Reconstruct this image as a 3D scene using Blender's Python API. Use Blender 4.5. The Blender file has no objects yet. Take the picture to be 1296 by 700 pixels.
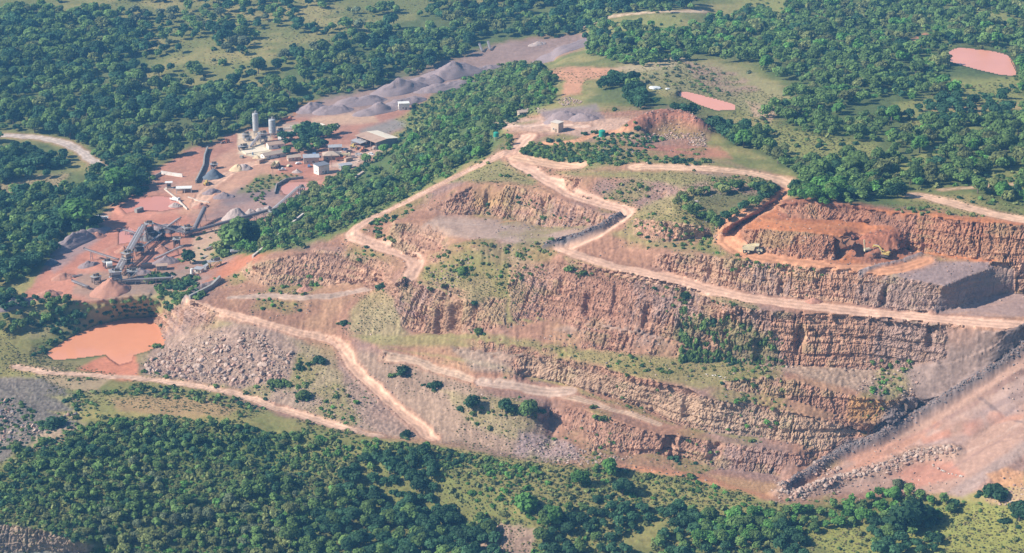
import bpy, math, random
import numpy as np
from mathutils import Vector

# ------------------------------------------------------------------ camera, sky, sun, exposure
scene = bpy.context.scene
col = scene.collection
random.seed(7)
rng = np.random.default_rng(7)
R = math.radians
W0, H0, FOC, PITCH, CAMZ = 1296.0, 700.0, 2418.0, R(20.0), 400.0
CP, SP = math.cos(PITCH), math.sin(PITCH)
cam_d = bpy.data.cameras.new('camera')
cam = bpy.data.objects.new('camera', cam_d)
col.objects.link(cam)
cam.location = (0, 0, CAMZ)
cam.rotation_euler = (R(90) - PITCH, 0, 0)
cam_d.sensor_fit = 'HORIZONTAL'
cam_d.angle = 2 * math.atan(W0 / 2 / FOC)
cam_d.clip_start = 1.0
cam_d.clip_end = 80000
scene.camera = cam

SUN_EL, SUN_AZ = R(36), R(-101)          # azimuth clockwise from +Y: the sun stands to the left, a little behind the camera
sdir = Vector((math.sin(SUN_AZ) * math.cos(SUN_EL), math.cos(SUN_AZ) * math.cos(SUN_EL), math.sin(SUN_EL)))
world = bpy.data.worlds.new('World')
scene.world = world
world.use_nodes = True
wn = world.node_tree
wn.nodes.clear()
sky = wn.nodes.new('ShaderNodeTexSky')
sky.sky_type = 'NISHITA'
sky.sun_disc = False
sky.sun_elevation = SUN_EL
sky.sun_rotation = SUN_AZ
sky.altitude = 300
sky.air_density = 1.0
sky.dust_density = 0.6
sky.ozone_density = 3.0
bg = wn.nodes.new('ShaderNodeBackground')
bg.inputs['Strength'].default_value = 0.09
wo = wn.nodes.new('ShaderNodeOutputWorld')
wn.links.new(sky.outputs[0], bg.inputs[0])
wn.links.new(bg.outputs[0], wo.inputs['Surface'])
sl = bpy.data.lights.new('sun', 'SUN')
sl.energy = 5.0
sl.angle = R(0.5)
sl.color = (1.0, 0.93, 0.83)
so = bpy.data.objects.new('sun', sl)
col.objects.link(so)
so.rotation_euler = sdir.to_track_quat('Z', 'Y').to_euler()
so.location = (-300, 700, 900)
scene.view_settings.view_transform = 'Standard'
scene.view_settings.look = 'None'
scene.view_settings.exposure = 0.64
scene.view_settings.gamma = 1.0
scene.view_settings.use_curve_mapping = False
scene.cycles.max_bounces = 4
scene.cycles.diffuse_bounces = 2
scene.cycles.volume_bounces = 0
scene.cycles.use_denoising = True

HAZE_D, HAZE_COL = 0.00012, (.20, .54, 1.0, 1)
# ------------------------------------------------------------------ noise on arrays
def _h(ix, iy, iz, s):
    x = (ix.astype(np.int64) * 374761393 + iy.astype(np.int64) * 668265263 + iz.astype(np.int64) * 1274126177 + s * 974711) & 0xffffffff
    x = ((x ^ (x >> 13)) * 1274126177) & 0xffffffff
    x = ((x ^ (x >> 16)) * 2246822519) & 0xffffffff
    return ((x ^ (x >> 15)) & 0xffffff) / float(0xffffff)

def vnoise(p, s=0):
    """smooth value noise, -1..1; p is n x 3"""
    f = np.floor(p)
    t = p - f
    t = t * t * (3 - 2 * t)
    i = f.astype(np.int64)
    r = 0
    for dx in (0, 1):
        wx = t[:, 0] if dx else 1 - t[:, 0]
        for dy in (0, 1):
            wy = t[:, 1] if dy else 1 - t[:, 1]
            for dz in (0, 1):
                wz = t[:, 2] if dz else 1 - t[:, 2]
                r = r + wx * wy * wz * _h(i[:, 0] + dx, i[:, 1] + dy, i[:, 2] + dz, s)
    return r * 2 - 1

def fbm(p, o=4, s=0, gain=0.5):
    a, r, n = 1.0, 0.0, 0.0
    for k in range(o):
        r = r + a * vnoise(p * (2.03 ** k) + 17.3 * k, s + k)
        n += a
        a *= gain
    return r / n

def worley(p, s=0):
    """distance to the nearest and second nearest cell point and the cell's random number"""
    f = np.floor(p).astype(np.int64)
    d1 = np.full(len(p), 9.0); d2 = np.full(len(p), 9.0); idv = np.zeros(len(p))
    for dx in (-1, 0, 1):
        for dy in (-1, 0, 1):
            for dz in (-1, 0, 1):
                c = f + np.array([dx, dy, dz])
                q = np.stack([c[:, 0] + _h(c[:, 0], c[:, 1], c[:, 2], s), c[:, 1] + _h(c[:, 0], c[:, 1], c[:, 2], s + 5), c[:, 2] + _h(c[:, 0], c[:, 1], c[:, 2], s + 9)], 1)
                d = np.sqrt(((q - p) ** 2).sum(1))
                m = d < d1
                d2 = np.where(m, d1, np.minimum(d2, d))
                idv = np.where(m, _h(c[:, 0], c[:, 1], c[:, 2], s + 13), idv)
                d1 = np.where(m, d, d1)
    return d1, d2, idv

def sstep(a, b, x):
    t = np.clip((x - a) / (b - a), 0, 1)
    return t * t * (3 - 2 * t)

# ------------------------------------------------------------------ helpers
def ray(u, v):
    a = (np.asarray(u, float) - W0 / 2) / FOC
    b = (H0 / 2 - np.asarray(v, float)) / FOC
    return a, CP + b * SP, -SP + b * CP       # direction with unit depth

def unproject(u, v, z):
    dx, dy, dz = ray(u, v)
    t = (np.asarray(z) - CAMZ) / dz
    return np.stack([dx * t, dy * t, np.asarray(z) + 0 * t], -1)

def pts(s):
    return np.array([[float(c) for c in q.split(',')] for q in s.split()])

def new_mesh(name, V, F, mat=None, attrs=None, smooth=False, C=None):
    """one mesh object data from arrays; F is n x 3 or n x 4 (or a list of such arrays)"""
    me = bpy.data.meshes.new(name)
    V = np.asarray(V, np.float32)
    Fs = F if isinstance(F, list) else [F]
    Fs = [np.asarray(f, np.int32) for f in Fs if len(f)]
    loops = np.concatenate([f.ravel() for f in Fs])
    tot = np.concatenate([np.full(len(f), f.shape[1], np.int32) for f in Fs])
    st = np.concatenate([[0], np.cumsum(tot)[:-1]]).astype(np.int32)
    me.vertices.add(len(V)); me.vertices.foreach_set('co', V.ravel())
    me.loops.add(len(loops)); me.loops.foreach_set('vertex_index', loops)
    me.polygons.add(len(tot)); me.polygons.foreach_set('loop_start', st); me.polygons.foreach_set('loop_total', tot)
    if smooth:
        me.polygons.foreach_set('use_smooth', np.ones(len(tot), bool))
    else:
        me.polygons.foreach_set('use_smooth', np.zeros(len(tot), bool))
    if C is not None:
        a = me.attributes.new('Col', 'FLOAT_COLOR', 'POINT')
        c4 = np.ones((len(V), 4), np.float32); c4[:, :3] = C
        a.data.foreach_set('color', c4.ravel())
    for k, arr in (attrs or {}).items():
        a = me.attributes.new(k, 'FLOAT', 'POINT')
        a.data.foreach_set('value', np.asarray(arr, np.float32))
    me.update(calc_edges=True)
    if mat:
        me.materials.append(mat)
    return me

def link(name, data, parent=None):
    o = bpy.data.objects.new(name, data)
    col.objects.link(o)
    if parent is not None:
        o.parent = parent
    return o

def tag(o, label=None, cat=None, group=None, kind=None):
    if label: o['label'] = label
    if cat: o['category'] = cat
    if group: o['group'] = group
    if kind: o['kind'] = kind
    return o

def mat(name, rgb, rough=0.85, spec=0.25, metal=0.0, noise=0.18, scale=0.6, bump=0.0, attr=None, dirt=None, objrand=0.0):
    """procedural material: base colour (or the Col attribute) broken up by noise, with bump"""
    m = bpy.data.materials.new(name)
    m.use_nodes = True
    nt = m.node_tree
    b = nt.nodes['Principled BSDF']
    b.inputs['Roughness'].default_value = rough
    b.inputs['Specular IOR Level'].default_value = spec
    b.inputs['Metallic'].default_value = metal
    tc = nt.nodes.new('ShaderNodeTexCoord')
    nz = nt.nodes.new('ShaderNodeTexNoise')
    nz.inputs['Scale'].default_value = scale
    nz.inputs['Detail'].default_value = 5
    nz.inputs['Roughness'].default_value = 0.65
    nt.links.new(tc.outputs['Object'], nz.inputs['Vector'])
    mr = nt.nodes.new('ShaderNodeMapRange')
    mr.inputs['From Min'].default_value = 0.25; mr.inputs['From Max'].default_value = 0.75
    mr.inputs['To Min'].default_value = 1 - noise; mr.inputs['To Max'].default_value = 1 + noise
    nt.links.new(nz.outputs['Fac'], mr.inputs['Value'])
    mx = nt.nodes.new('ShaderNodeVectorMath'); mx.operation = 'SCALE'
    if attr:
        at = nt.nodes.new('ShaderNodeAttribute'); at.attribute_name = attr
        src = at.outputs['Color']
    else:
        rg = nt.nodes.new('ShaderNodeRGB'); rg.outputs[0].default_value = (*rgb, 1)
        src = rg.outputs[0]
    if dirt is not None:
        n2 = nt.nodes.new('ShaderNodeTexNoise'); n2.inputs['Scale'].default_value = scale * 0.45; n2.inputs['Detail'].default_value = 6
        nt.links.new(tc.outputs['Object'], n2.inputs['Vector'])
        r2 = nt.nodes.new('ShaderNodeMapRange')
        r2.inputs['From Min'].default_value = 0.5; r2.inputs['From Max'].default_value = 0.72; r2.inputs['To Max'].default_value = 0.75
        nt.links.new(n2.outputs['Fac'], r2.inputs['Value'])
        mm = nt.nodes.new('ShaderNodeMix'); mm.data_type = 'RGBA'
        nt.links.new(r2.outputs[0], mm.inputs['Factor']); nt.links.new(src, mm.inputs[6]); mm.inputs[7].default_value = (*dirt, 1)
        src = mm.outputs[2]
    if objrand:
        oi = nt.nodes.new('ShaderNodeObjectInfo')
        r3 = nt.nodes.new('ShaderNodeMapRange'); r3.inputs['To Min'].default_value = 1 - objrand; r3.inputs['To Max'].default_value = 1 + objrand
        nt.links.new(oi.outputs['Random'], r3.inputs['Value'])
        m2 = nt.nodes.new('ShaderNodeVectorMath'); m2.operation = 'SCALE'
        nt.links.new(src, m2.inputs[0]); nt.links.new(r3.outputs[0], m2.inputs['Scale'])
        src = m2.outputs[0]
    nt.links.new(src, mx.inputs[0]); nt.links.new(mr.outputs[0], mx.inputs['Scale'])
    nt.links.new(mx.outputs[0], b.inputs['Base Color'])
    if bump:
        bp = nt.nodes.new('ShaderNodeBump'); bp.inputs['Distance'].default_value = bump; bp.inputs['Strength'].default_value = 0.8
        nt.links.new(nz.outputs['Fac'], bp.inputs['Height']); nt.links.new(bp.outputs[0], b.inputs['Normal'])
    return m
# ------------------------------------------------------------------ the lie of the land: surveyed break lines (picture column, picture row, metres above the pit floor)
LINES = """
-60,760,-20 300,760,-24 700,760,-20 1360,760,-6
-60,700,-16 40,700,-19 200,700,-16 420,700,-20 620,700,-15 800,700,-9 1000,700,-5 1200,700,1 1360,700,4
-60,672,-6 0,660,-5 60,672,-7 110,688,-10
-60,640,-5 0,598,-2 38,563,1 103,535,2 144,518,3 192,522,3 226,532,3 291,535,3 326,542,3 440,554,3 567,566,3 608,574,3 677,592,3 739,589,4 773,586,4 870,602,3 962,629,2 1010,640,2 1130,624,2.5 1216,636,8 1300,644,13 1360,647,15
330,592,-7 480,632,-13 600,682,-19
520,590,0 640,622,0 690,680,-8
-60,480,-2 0,480,-2 60,492,0
-60,560,-6 0,562,-4
-60,470,1 20,465,1 80,475,1 130,478,0 170,478,0 250,489,0 300,500,0 350,517,0 420,540,0.5 480,552,1 545,556,1 600,562,1.5 660,578,2 728,581,3
728,578,3 759,570,4 793,575,3 835,575,2.5 870,581,2 890,591,1.5 942,598,1 976,600,0.5 993,612,0
793,592,3 870,597,2 930,612,1 985,628,0
715,512,15 739,517,16 773,529,16.5 807,541,14.5 838,549,13 870,552,12.5 907,557,12 959,564,12 1010,574,10 1041,581,5.5
600,507,15 640,512,15.5 672,515,15.5 686,519,14.5
697,524,9 701,548,4.5 694,572,2.5
485,445,22 520,452,21 560,468,19 600,480,18 640,488,17 690,494,17 735,505,17 780,520,16 835,537,14.5
663,476,18.5 704,484,18 739,494,18 787,508,17 824,522,15.5 856,539,14 907,548,13.5 942,552,13.5 976,557,13 1010,564,12 1048,571,9
655,449,29 704,453,30 739,458,31 773,467,31.5 807,477,32 835,484,32 870,489,32 890,501,31 925,510,29 959,511,28.5 993,518,27 1027,527,25 1062,537,21 1096,546,16
560,441,26 610,446,27 655,449,29
440,432,20 480,432,23 530,426,27 600,428,32 660,437,33 700,440,33.5 760,444,34.5 807,450,36 856,452,36 890,454,36.5 959,463,38 1027,464,39 1096,468,39 1140,466,42 1199,460,47 1240,446,54 1274,432,60
918,494,32 967,502,31 1000,506,30 1034,516,27 1075,531,23 1103,537,21.5 1130,536,21.5 1155,525,23
918,482,36 969,475,39 1010,481,38.5 1034,489,36.5 1069,498,34.5 1110,505,33 1161,512,29
600,415,35.5 640,408,40 700,401,44 760,412,45 807,420,45 856,432,42 890,448,38
704,330,67 756,342,67 807,352,67 870,364,66 890,373,65.5 925,386,65.5 976,393,65 1027,398,64.5 1096,401,64 1147,407,64 1199,412,64 1267,422,64
505,372,40 530,358,46.5 560,366,47 600,384,46.5 625,385,46
515,418,27.5 530,421,27.5 555,424,28 600,415,35.5
546,324,57 570,312,63 601,310,66 640,308,67 687,313,68
700,318,68.5 715,324,69 756,337,69 807,347,69 856,360,67.5 890,369,66.5 942,383,66 993,391,65.5 1062,398,65 1130,403,65 1199,409,65 1267,417,65 1360,425,65
705,310,69 730,318,69.5 770,327,69.5 820,338,69.5 856,348,68 890,358,67 942,370,66.5 993,377,66 1062,383,66 1130,393,65.5 1182,398,65.5 1223,390,66 1262,380,66.5 1285,374,67 1360,374,67
835,310,78 856,305,79 900,300,80
800,276,82 830,279,87 856,281,88 880,285,88 900,296,83
835,322,76 856,319,78.5 907,324,80 942,329,80.5 993,333,81 1027,338,81 1079,343,80.5 1134,349,80 1189,360,79
1189,360,79 1194,362,79 1225,349,80 1259,336,81
1187,394,66 1223,388,66.5 1276,371,67
1262,336,81 1300,338,81 1360,338,81
1281,372,67 1360,372,67
1147,317,82 1185,322,83 1230,328,83 1262,332,83 1360,332,83
1134,349,80 1165,333,82 1185,325,83
915,305,82 920,312,81.5 942,322,81 1000,332,81.5 1060,339,81.5 1141,342,81
950,318,82 1000,327,82 1060,333,82 1100,332,82 1147,320,82
945,290,90 985,291,92 1030,294,93 1069,299,93
1074,322,83.5 1086,307,86 1100,298,90
1100,320,85 1135,316,86
960,275,93 1000,277,93 1050,278,93 1096,281,93
985,257,98 1020,254,100 1060,256,100 1106,264,100 1140,268,100 1180,272,100 1230,280,100 1296,284,100 1360,284,100
1000,232,94 985,255,92 960,272,89 935,285,85 918,298,82.5
865,240,93 900,232,95 960,232,96 985,236,95.5
985,246,94 950,270,92 915,290,88
850,262,90 880,275,89
810,212,92 870,213,93 940,220,94 1000,233,94
720,248,82 760,250,83 800,254,83.5 840,248,86
720,224,88 760,222,90 800,222,91 860,226,92
640,190,80 655,205,81 690,225,81.5 725,247,81.5 760,256,82 800,263,82
655,205,81 700,210,82 735,212,84
545,262,69 567,252,74 581,242,78 601,232,80 640,232,81 690,243,81.5 740,262,81.5 775,272,81
555,272,67 601,272,67 640,278,67 690,288,68 740,287,73 776,281,80
690,312,69 740,296,75 784,277,80.5
500,283,63 540,282,65 575,290,66
500,318,51.5 530,322,53 560,316,57
524,342,50 527,328,50.5 505,318,51 470,307,52.5 448,297,54 447,290,55 470,275,58 500,262,62 540,242,68 580,222,73 620,202,78 640,190,80 660,175,81
524,342,50 510,352,48 500,358,46
240,380,25 290,378,27 330,374,29 380,376,31 430,372,33 470,366,35
320,335,38 350,326,43 400,315,47 430,318,48 470,325,49 500,335,49.5
310,362,29 350,362,31 400,362,32 450,360,35 485,355,40
320,325,36 360,312,44 400,303,50 440,294,53
240,380,25 300,402,23 370,420,20 420,430,18 455,475,11 500,515,5 545,553,1
57,447,-.7 89,427,-.7 120,412,-.7 158,403,-.7 192,401,-.7 202,415,-.7 209,436,-.7 185,445,-.6 168,450,-.6 134,449,-.6 103,453,-.6 69,456,-.6 57,447,-.7
20,425,2 50,414,3 70,405,5 100,394,8 150,384,12 195,376,16 240,372,22
-60,420,3 0,425,3 40,440,2
-60,395,11 20,392,11 60,385,12 130,379,14.5 190,372,17.5
-60,350,14 0,350,14 60,330,16 130,340,18 200,345,18 270,325,19
-60,260,14 0,260,14 100,250,16 200,260,18 300,270,19 340,290,20
150,220,17 250,200,18 350,180,19 420,200,20 470,200,21
275,325,20 330,288,21 390,245,22 430,222,22 480,200,22 520,165,23 560,120,25 640,92,29 700,75,34
620,165,76 650,160,80 700,165,84 760,165,86
680,130,79 740,125,83 800,120,85 860,115,85
680,95,62 720,90,66 770,85,70
858,117,82.5 870,116,82.5 930,132,82.5 931,139,82.5 907,140,82.5 883,132,82.5 858,120,82.5
1202,65,77.5 1213,60,77.5 1257,65,77.5 1276,70,77.5 1286,91,77.5 1286,96,77.5 1267,95,77.5 1233,87,77.5 1199,77,77.5
1000,200,93 1100,220,95 1200,230,97 1300,250,98 1360,250,98
1000,130,86 1100,150,88 1200,160,90 1360,170,92
960,60,72 1100,80,76 1190,105,80 1360,115,81
900,20,52 1100,20,60 1360,20,66
-60,20,26 300,20,30 600,10,34 760,15,40
-60,100,18 200,120,16 350,140,20
-60,-40,34 400,-40,40 800,-40,50 1360,-40,64
370,140,21 450,132,23 520,112,25 600,85,28 680,62,32 745,48,35
-60,200,15 0,172,15.5 60,176,16 100,190,16 130,215,16.5
990,628,0 1010,611,0 1048,587,4 1075,573,8 1110,559,13 1151,535,20 1192,511,30 1250,475,44 1271,463,48 1296,443,55 1360,395,66
1000,624,0 1025,608,1.5 1060,590,5 1090,580,8.5 1120,568,12.5 1160,545,19 1200,522,28.5 1255,487,42 1300,461,52 1360,420,62
1062,612,1.5 1117,600,5 1158,583,10 1206,578,15 1250,545,25 1300,510,37 1360,470,48
1130,618,3 1216,628,9 1245,612,14 1296,570,25 1360,560,30
1255,612,14.5 1274,600,18 1300,600,19
820,172,88 880,176,89 940,180,90
700,150,86 760,150,88 820,150,93 860,145,94 880,160,92
"""
LINES = [pts(l) for l in LINES.strip().splitlines()]

LU0, LV0, LS = -64, -48, 2.0
LNX, LNY = 714, 406
def solve_lattice():
    nx, ny = LNX, LNY
    num = np.zeros((ny, nx)); den = np.zeros((ny, nx))
    for L in LINES:
        for a, b in zip(L[:-1], L[1:]):
            n = max(2, int(np.hypot(*(b - a)[:2]) / 0.7))
            t = np.linspace(0, 1, n)[:, None]
            p = a + (b - a) * t
            i = np.clip(np.round((p[:, 0] - LU0) / LS).astype(int), 0, nx - 1)
            j = np.clip(np.round((p[:, 1] - LV0) / LS).astype(int), 0, ny - 1)
            np.add.at(num, (j, i), p[:, 2]); np.add.at(den, (j, i), 1)
    # coarse to fine
    levels = [(num, den)]
    while min(levels[-1][0].shape) > 8:
        n, d = levels[-1]
        hy, hx = (n.shape[0] + 1) // 2, (n.shape[1] + 1) // 2
        n2 = np.zeros((hy * 2, hx * 2)); d2 = np.zeros_like(n2)
        n2[:n.shape[0], :n.shape[1]] = np.where(d > 0, n / np.maximum(d, 1), 0); d2[:n.shape[0], :n.shape[1]] = d > 0
        levels.append((n2.reshape(hy, 2, hx, 2).sum((1, 3)), d2.reshape(hy, 2, hx, 2).sum((1, 3))))
    z = None
    for n, d in levels[::-1]:
        fix = d > 0
        val = n / np.maximum(d, 1)
        if z is None:
            z = np.full(n.shape, val[fix].mean())
        else:
            zz = np.repeat(np.repeat(z, 2, 0), 2, 1)[:n.shape[0], :n.shape[1]]
            if zz.shape != n.shape:
                zz = np.pad(zz, ((0, n.shape[0] - zz.shape[0]), (0, n.shape[1] - zz.shape[1])), mode='edge')
            z = zz
        z = np.where(fix, val, z)
        par = (np.add.outer(np.arange(n.shape[0]), np.arange(n.shape[1])) % 2).astype(bool)
        for it in range(90):
            for c in (par, ~par):
                e = np.pad(z, 1, mode='edge')
                av = (e[:-2, 1:-1] + e[2:, 1:-1] + e[1:-1, :-2] + e[1:-1, 2:]) / 4
                z = np.where(c & ~fix, z + 1.6 * (av - z), z)
    return z
LAT = solve_lattice()

def lat_z(u, v):
    x = np.clip((np.asarray(u, float) - LU0) / LS, 0, LNX - 1.001); y = np.clip((np.asarray(v, float) - LV0) / LS, 0, LNY - 1.001)
    i, j = x.astype(int), y.astype(int)
    fx, fy = x - i, y - j
    return (LAT[j, i] * (1 - fx) + LAT[j, i + 1] * fx) * (1 - fy) + (LAT[j + 1, i] * (1 - fx) + LAT[j + 1, i + 1] * fx) * fy

PONDS = {
    'pond': (pts("57,447 89,427 120,412 158,403 192,401 202,415 209,436 185,445 168,450 166,458 150,462 140,455 134,449 103,453 69,456"), -1.0),
    'far_pond': (pts("858,117 870,116 930,132 931,139 907,140 883,132 858,120"), 82.3),
    'upper_pond': (pts("1199,77 1202,65 1213,60 1257,65 1276,70 1286,91 1286,96 1267,95 1233,87"), 77.3),
    'mud_pool': (pts("152,262 165,253 200,248 228,252 234,262 205,267 175,266 160,270"), 17.6),
    'settling_pool': (pts("352,237 362,231 395,230 402,236 392,244 360,246"), 20.6),
    'mud_puddle': (pts("150,300 152,291 163,288 172,292 168,306 150,309"), 17.4),
}
def inpoly(x, y, P):
    r = np.zeros(x.shape, bool)
    n = len(P)
    for k in range(n):
        x0, y0 = P[k][:2]; x1, y1 = P[(k + 1) % n][:2]
        c = ((y0 > y) != (y1 > y))
        if y1 != y0:
            r ^= c & (x < (x1 - x0) * (y - y0) / (y1 - y0) + x0)
    return r

def segdist(x, y, P, closed=False):
    """distance to a polyline and the arc position 0..1 of the closest point"""
    d = np.full(x.shape, 1e9); s = np.zeros(x.shape)
    n = len(P)
    m = n if closed else n - 1
    for k in range(m):
        x0, y0 = P[k][:2]; x1, y1 = P[(k + 1) % n][:2]
        L2 = max((x1 - x0) ** 2 + (y1 - y0) ** 2, 1e-9)
        t = np.clip(((x - x0) * (x1 - x0) + (y - y0) * (y1 - y0)) / L2, 0, 1)
        q = np.hypot(x - x0 - t * (x1 - x0), y - y0 - t * (y1 - y0))
        b = q < d
        d = np.where(b, q, d); s = np.where(b, (k + t) / m, s)
    return d, s

# ------------------------------------------------------------------ vertices of the ground sheet: fine where the valley is looked at, coarse out to the horizon
STEP = 1.27
us = np.concatenate([[-2600, -1700, -1100, -700, -450, -280, -230, -195, -178], np.arange(-168, -38, 3.5), np.arange(-38, 1335, STEP), np.arange(1337, 1468, 3.5), [1478, 1500, 1540, 1600, 1750, 2000, 2400, 3000, 3900]])
vs = np.concatenate([[-527, -518, -500, -470, -430, -380, -320, -260, -200, -150, -110, -80, -58, -42, -32], np.arange(-24, 724, STEP), [731, 741, 756, 780, 820, 880, 970, 1100, 1300]])
NU, NV = len(us), len(vs)
U, V = np.meshgrid(us, vs)
U = U.ravel(); V = V.ravel()
Z = lat_z(U, V)
far = sstep(-60, -300, V)
Z = Z * (1 - far) + 60 * far
infr = (U > -175) & (U < 1475) & (V > -46) & (V < 745)
for nm, (P, lv) in PONDS.items():
    if lv > -5:
        d, _ = segdist(U, V, P, True)
        ins = inpoly(U, V, P)
        sd = np.where(ins, -d, d)
        Z = np.where(sd < 12, Z * sstep(2, 12, sd) + (lv + 0.25) * (1 - sstep(2, 12, sd)), Z) if nm.startswith('mud') or nm.startswith('settling') else Z
        Z = np.where(ins, lv - 0.15 - 0.5 * sstep(0, 5, d), Z)
XYZ = unproject(U, V, Z)

# warp fields (in picture units, from noise fixed to the ground) that make every zone's edge uneven
WP = XYZ * np.array([1, 1, 1.0])
wa = fbm(WP / 9.0, 4, 21); wb = fbm(WP / 9.0, 4, 41)
nlow = fbm(WP / 45.0, 4, 3)
nmid = fbm(WP / 11.0, 4, 5)
nhi = fbm(WP / 2.6, 3, 9)
big = fbm(WP / 160.0, 3, 8)

# surface direction of the smooth land
G = XYZ.reshape(NV, NU, 3)
du = np.gradient(G, axis=1); dv = np.gradient(G, axis=0)
NRM = np.cross(du, -dv).reshape(-1, 3)
NRM /= np.maximum(np.linalg.norm(NRM, axis=1, keepdims=True), 1e-9)
NRM *= np.sign(NRM[:, 2:3] + 1e-9)
slope = np.degrees(np.arccos(np.clip(NRM[:, 2], -1, 1)))
# away from the viewer's side (hidden backs) the fold is smooth, only faces count as rock
# ------------------------------------------------------------------ ground colours: patches of soil, gravel, grass and rock; the mound wall has shade painted in
N = len(U)
SOIL, ROAD, RED, GREY = (.355, .205, .145), (.60, .40, .285), (.47, .20, .125), (.30, .235, .215)
GRASS, DRY, LUSH, FLOOR = (.185, .185, .078), (.30, .25, .12), (.115, .15, .05), (.085, .115, .048)
PINK, CREAM, ORANGE, MAROON, TAN = (.58, .29, .21), (.72, .60, .45), (.58, .32, .14), (.27, .13, .095), (.44, .31, .21)
C = np.zeros((N, 3)) + np.array(GRASS)
m = sstep(-.25, .3, nlow + .5 * nmid + .5 * big)[:, None]
C = C * (1 - m) + np.array(DRY) * m
veg = np.ones(N)          # 1 = covered by grass
rough = np.zeros(N)       # height of rubble and clods, metres
rockw = np.zeros(N)       # may be bare rock where steep
def wsel(poly, feather=5, amp=7):
    P = pts(poly) if isinstance(poly, str) else poly
    x = U + wa * amp; y = V + wb * amp * .6
    lo, hi = P[:, :2].min(0) - feather - 2, P[:, :2].max(0) + feather + 2
    k = np.nonzero((x > lo[0]) & (x < hi[0]) & (y > lo[1]) & (y < hi[1]))[0]
    d, _ = segdist(x[k], y[k] * 1.0, P, True)
    ins = inpoly(x[k], y[k], P)
    return k, sstep(-feather, feather, np.where(ins, d, -d))
def paint(poly, c, feather=5, amp=7, a=1.0, v=None, r=None, rk=None, mottle=0.0):
    k, w = wsel(poly, feather, amp)
    w = w * a
    if mottle:
        w = w * sstep(-.35, .35, nmid[k] + .4 * nlow[k] + (mottle - .5) * 1.2)
    C[k] = C[k] * (1 - w[:, None]) + np.array(c) * w[:, None]
    if v is not None: veg[k] = veg[k] * (1 - w) + v * w
    if r is not None: rough[k] = rough[k] * (1 - w) + r * w
    if rk is not None: rockw[k] = rockw[k] * (1 - w) + rk * w

# quarry ground
QUARRY = "232,382 320,330 360,312 420,305 450,293 480,272 560,232 630,190 655,150 700,140 860,135 900,165 890,200 1000,226 985,250 1010,252 1110,258 1180,266 1296,278 1450,284 1450,560 1300,600 1216,630 1000,640 870,603 760,592 680,588 600,568 480,556 330,520 250,495 180,482 165,470 205,438 195,400"
paint(QUARRY, SOIL, 4, 9, 1, 0.0, 0.26, 1.0)
mv = fbm(WP / 38.0, 3, 15)
k_, w_ = wsel(QUARRY, 4, 9)
w_ = (w_ * sstep(-.1, .35, mv[k_]) * .8)[:, None]
C[k_] = C[k_] * (1 - w_) + np.array((.30, .205, .175)) * w_
w_ = (wsel(QUARRY, 4, 9)[1] * sstep(.05, .4, -mv[k_] + .4 * nlow[k_]) * .6)[:, None]
C[k_] = C[k_] * (1 - w_) + np.array((.44, .28, .18)) * w_
# plant yard and stockpile strip
paint("0,395 40,365 60,330 90,300 130,270 150,245 190,222 240,185 300,165 360,148 440,105 560,76 640,52 730,40 760,52 690,78 560,112 520,140 515,160 470,185 482,200 440,215 400,240 395,250 345,285 300,300 275,322 330,325 240,384 190,372 100,385 40,384", (.46, .25, .185), 4, 7, 1, 0.0, 0.08, 0)
k_, w_ = wsel("0,395 40,365 60,330 90,300 130,270 150,245 190,222 240,185 300,165 440,105 640,52 752,52 560,112 482,200 400,240 345,285 275,322 330,325 240,384 40,384", 4, 7)
for c_, s_, a_ in (((.33, .17, .125), sstep(.05, .4, nmid[k_] + .5 * nlow[k_]), .6), ((.56, .37, .27), sstep(.1, .45, mv[k_] - .4 * nmid[k_]), .7), ((.31, .24, .21), sstep(.1, .45, -mv[k_] + .5 * nmid[k_]), .6)):
    ww_ = (w_ * s_ * a_)[:, None]
    C[k_] = C[k_] * (1 - ww_) + np.array(c_) * ww_
paint("355,150 440,108 560,78 640,54 730,42 755,52 690,75 560,110 520,135 480,142 400,148", (.335, .24, .205), 4, 6, .95)
paint("370,148 400,128 380,126", (.5, .22, .1), 3, 3)
paint("390,150 470,140 480,155 400,160", (.6, .42, .3), 3, 4, .8)
paint("455,165 500,150 520,158 470,180", (.3, .27, .24), 4, 4, .9)
paint("30,380 60,335 120,290 160,255 240,260 240,290 150,330 130,380", (.50, .235, .17), 6, 9, .85)
paint("40,375 60,345 110,355 100,380", PINK, 5, 6, .6)
paint("138,264 165,250 205,244 238,256 242,270 200,276 160,282", PINK, 4, 6, .95)
paint("150,288 185,284 230,280 235,288 190,292 165,312 148,312", PINK, 4, 6, .9)
paint("95,345 115,325 135,318 150,325 120,342", PINK, 4, 6, .8)
paint("190,318 225,312 232,326 200,336 180,332", (.52, .25, .19), 4, 6, .8)
paint("60,335 75,315 130,285 140,290 130,300 90,330 70,345", (.36, .26, .24), 4, 5, .9)
paint("190,215 250,190 260,200 245,225 200,232", (.48, .25, .18), 4, 5, .8)
paint("240,280 300,255 360,240 400,232 395,250 340,280", (.36, .26, .23), 6, 7, .7)
paint("215,240 330,170 345,180 320,200 360,215 300,235 260,270 230,275", (.56, .34, .24), 6, 7, .8)
paint("300,168 330,165 345,175 320,192 302,193", CREAM, 2, 2, .8)
paint("300,194 332,182 344,190 331,201", (.75, .64, .48), 1.5, 1.5)
paint("342,158 400,155 420,165 345,172", (.5, .4, .3), 3, 3, .7)
paint("352,212 395,203 405,222 350,228", (.48, .23, .17), 4, 4, .9)
paint("412,212 450,195 485,185 478,195 445,212", (.66, .5, .4), 3, 3, .9)
paint("428,185 480,180 482,195 430,205", (.55, .36, .28), 3, 4, .7)
paint("300,240 350,232 360,246 320,254 290,262 275,250", (.2, .17, .17), 4, 5, .7)
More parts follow.
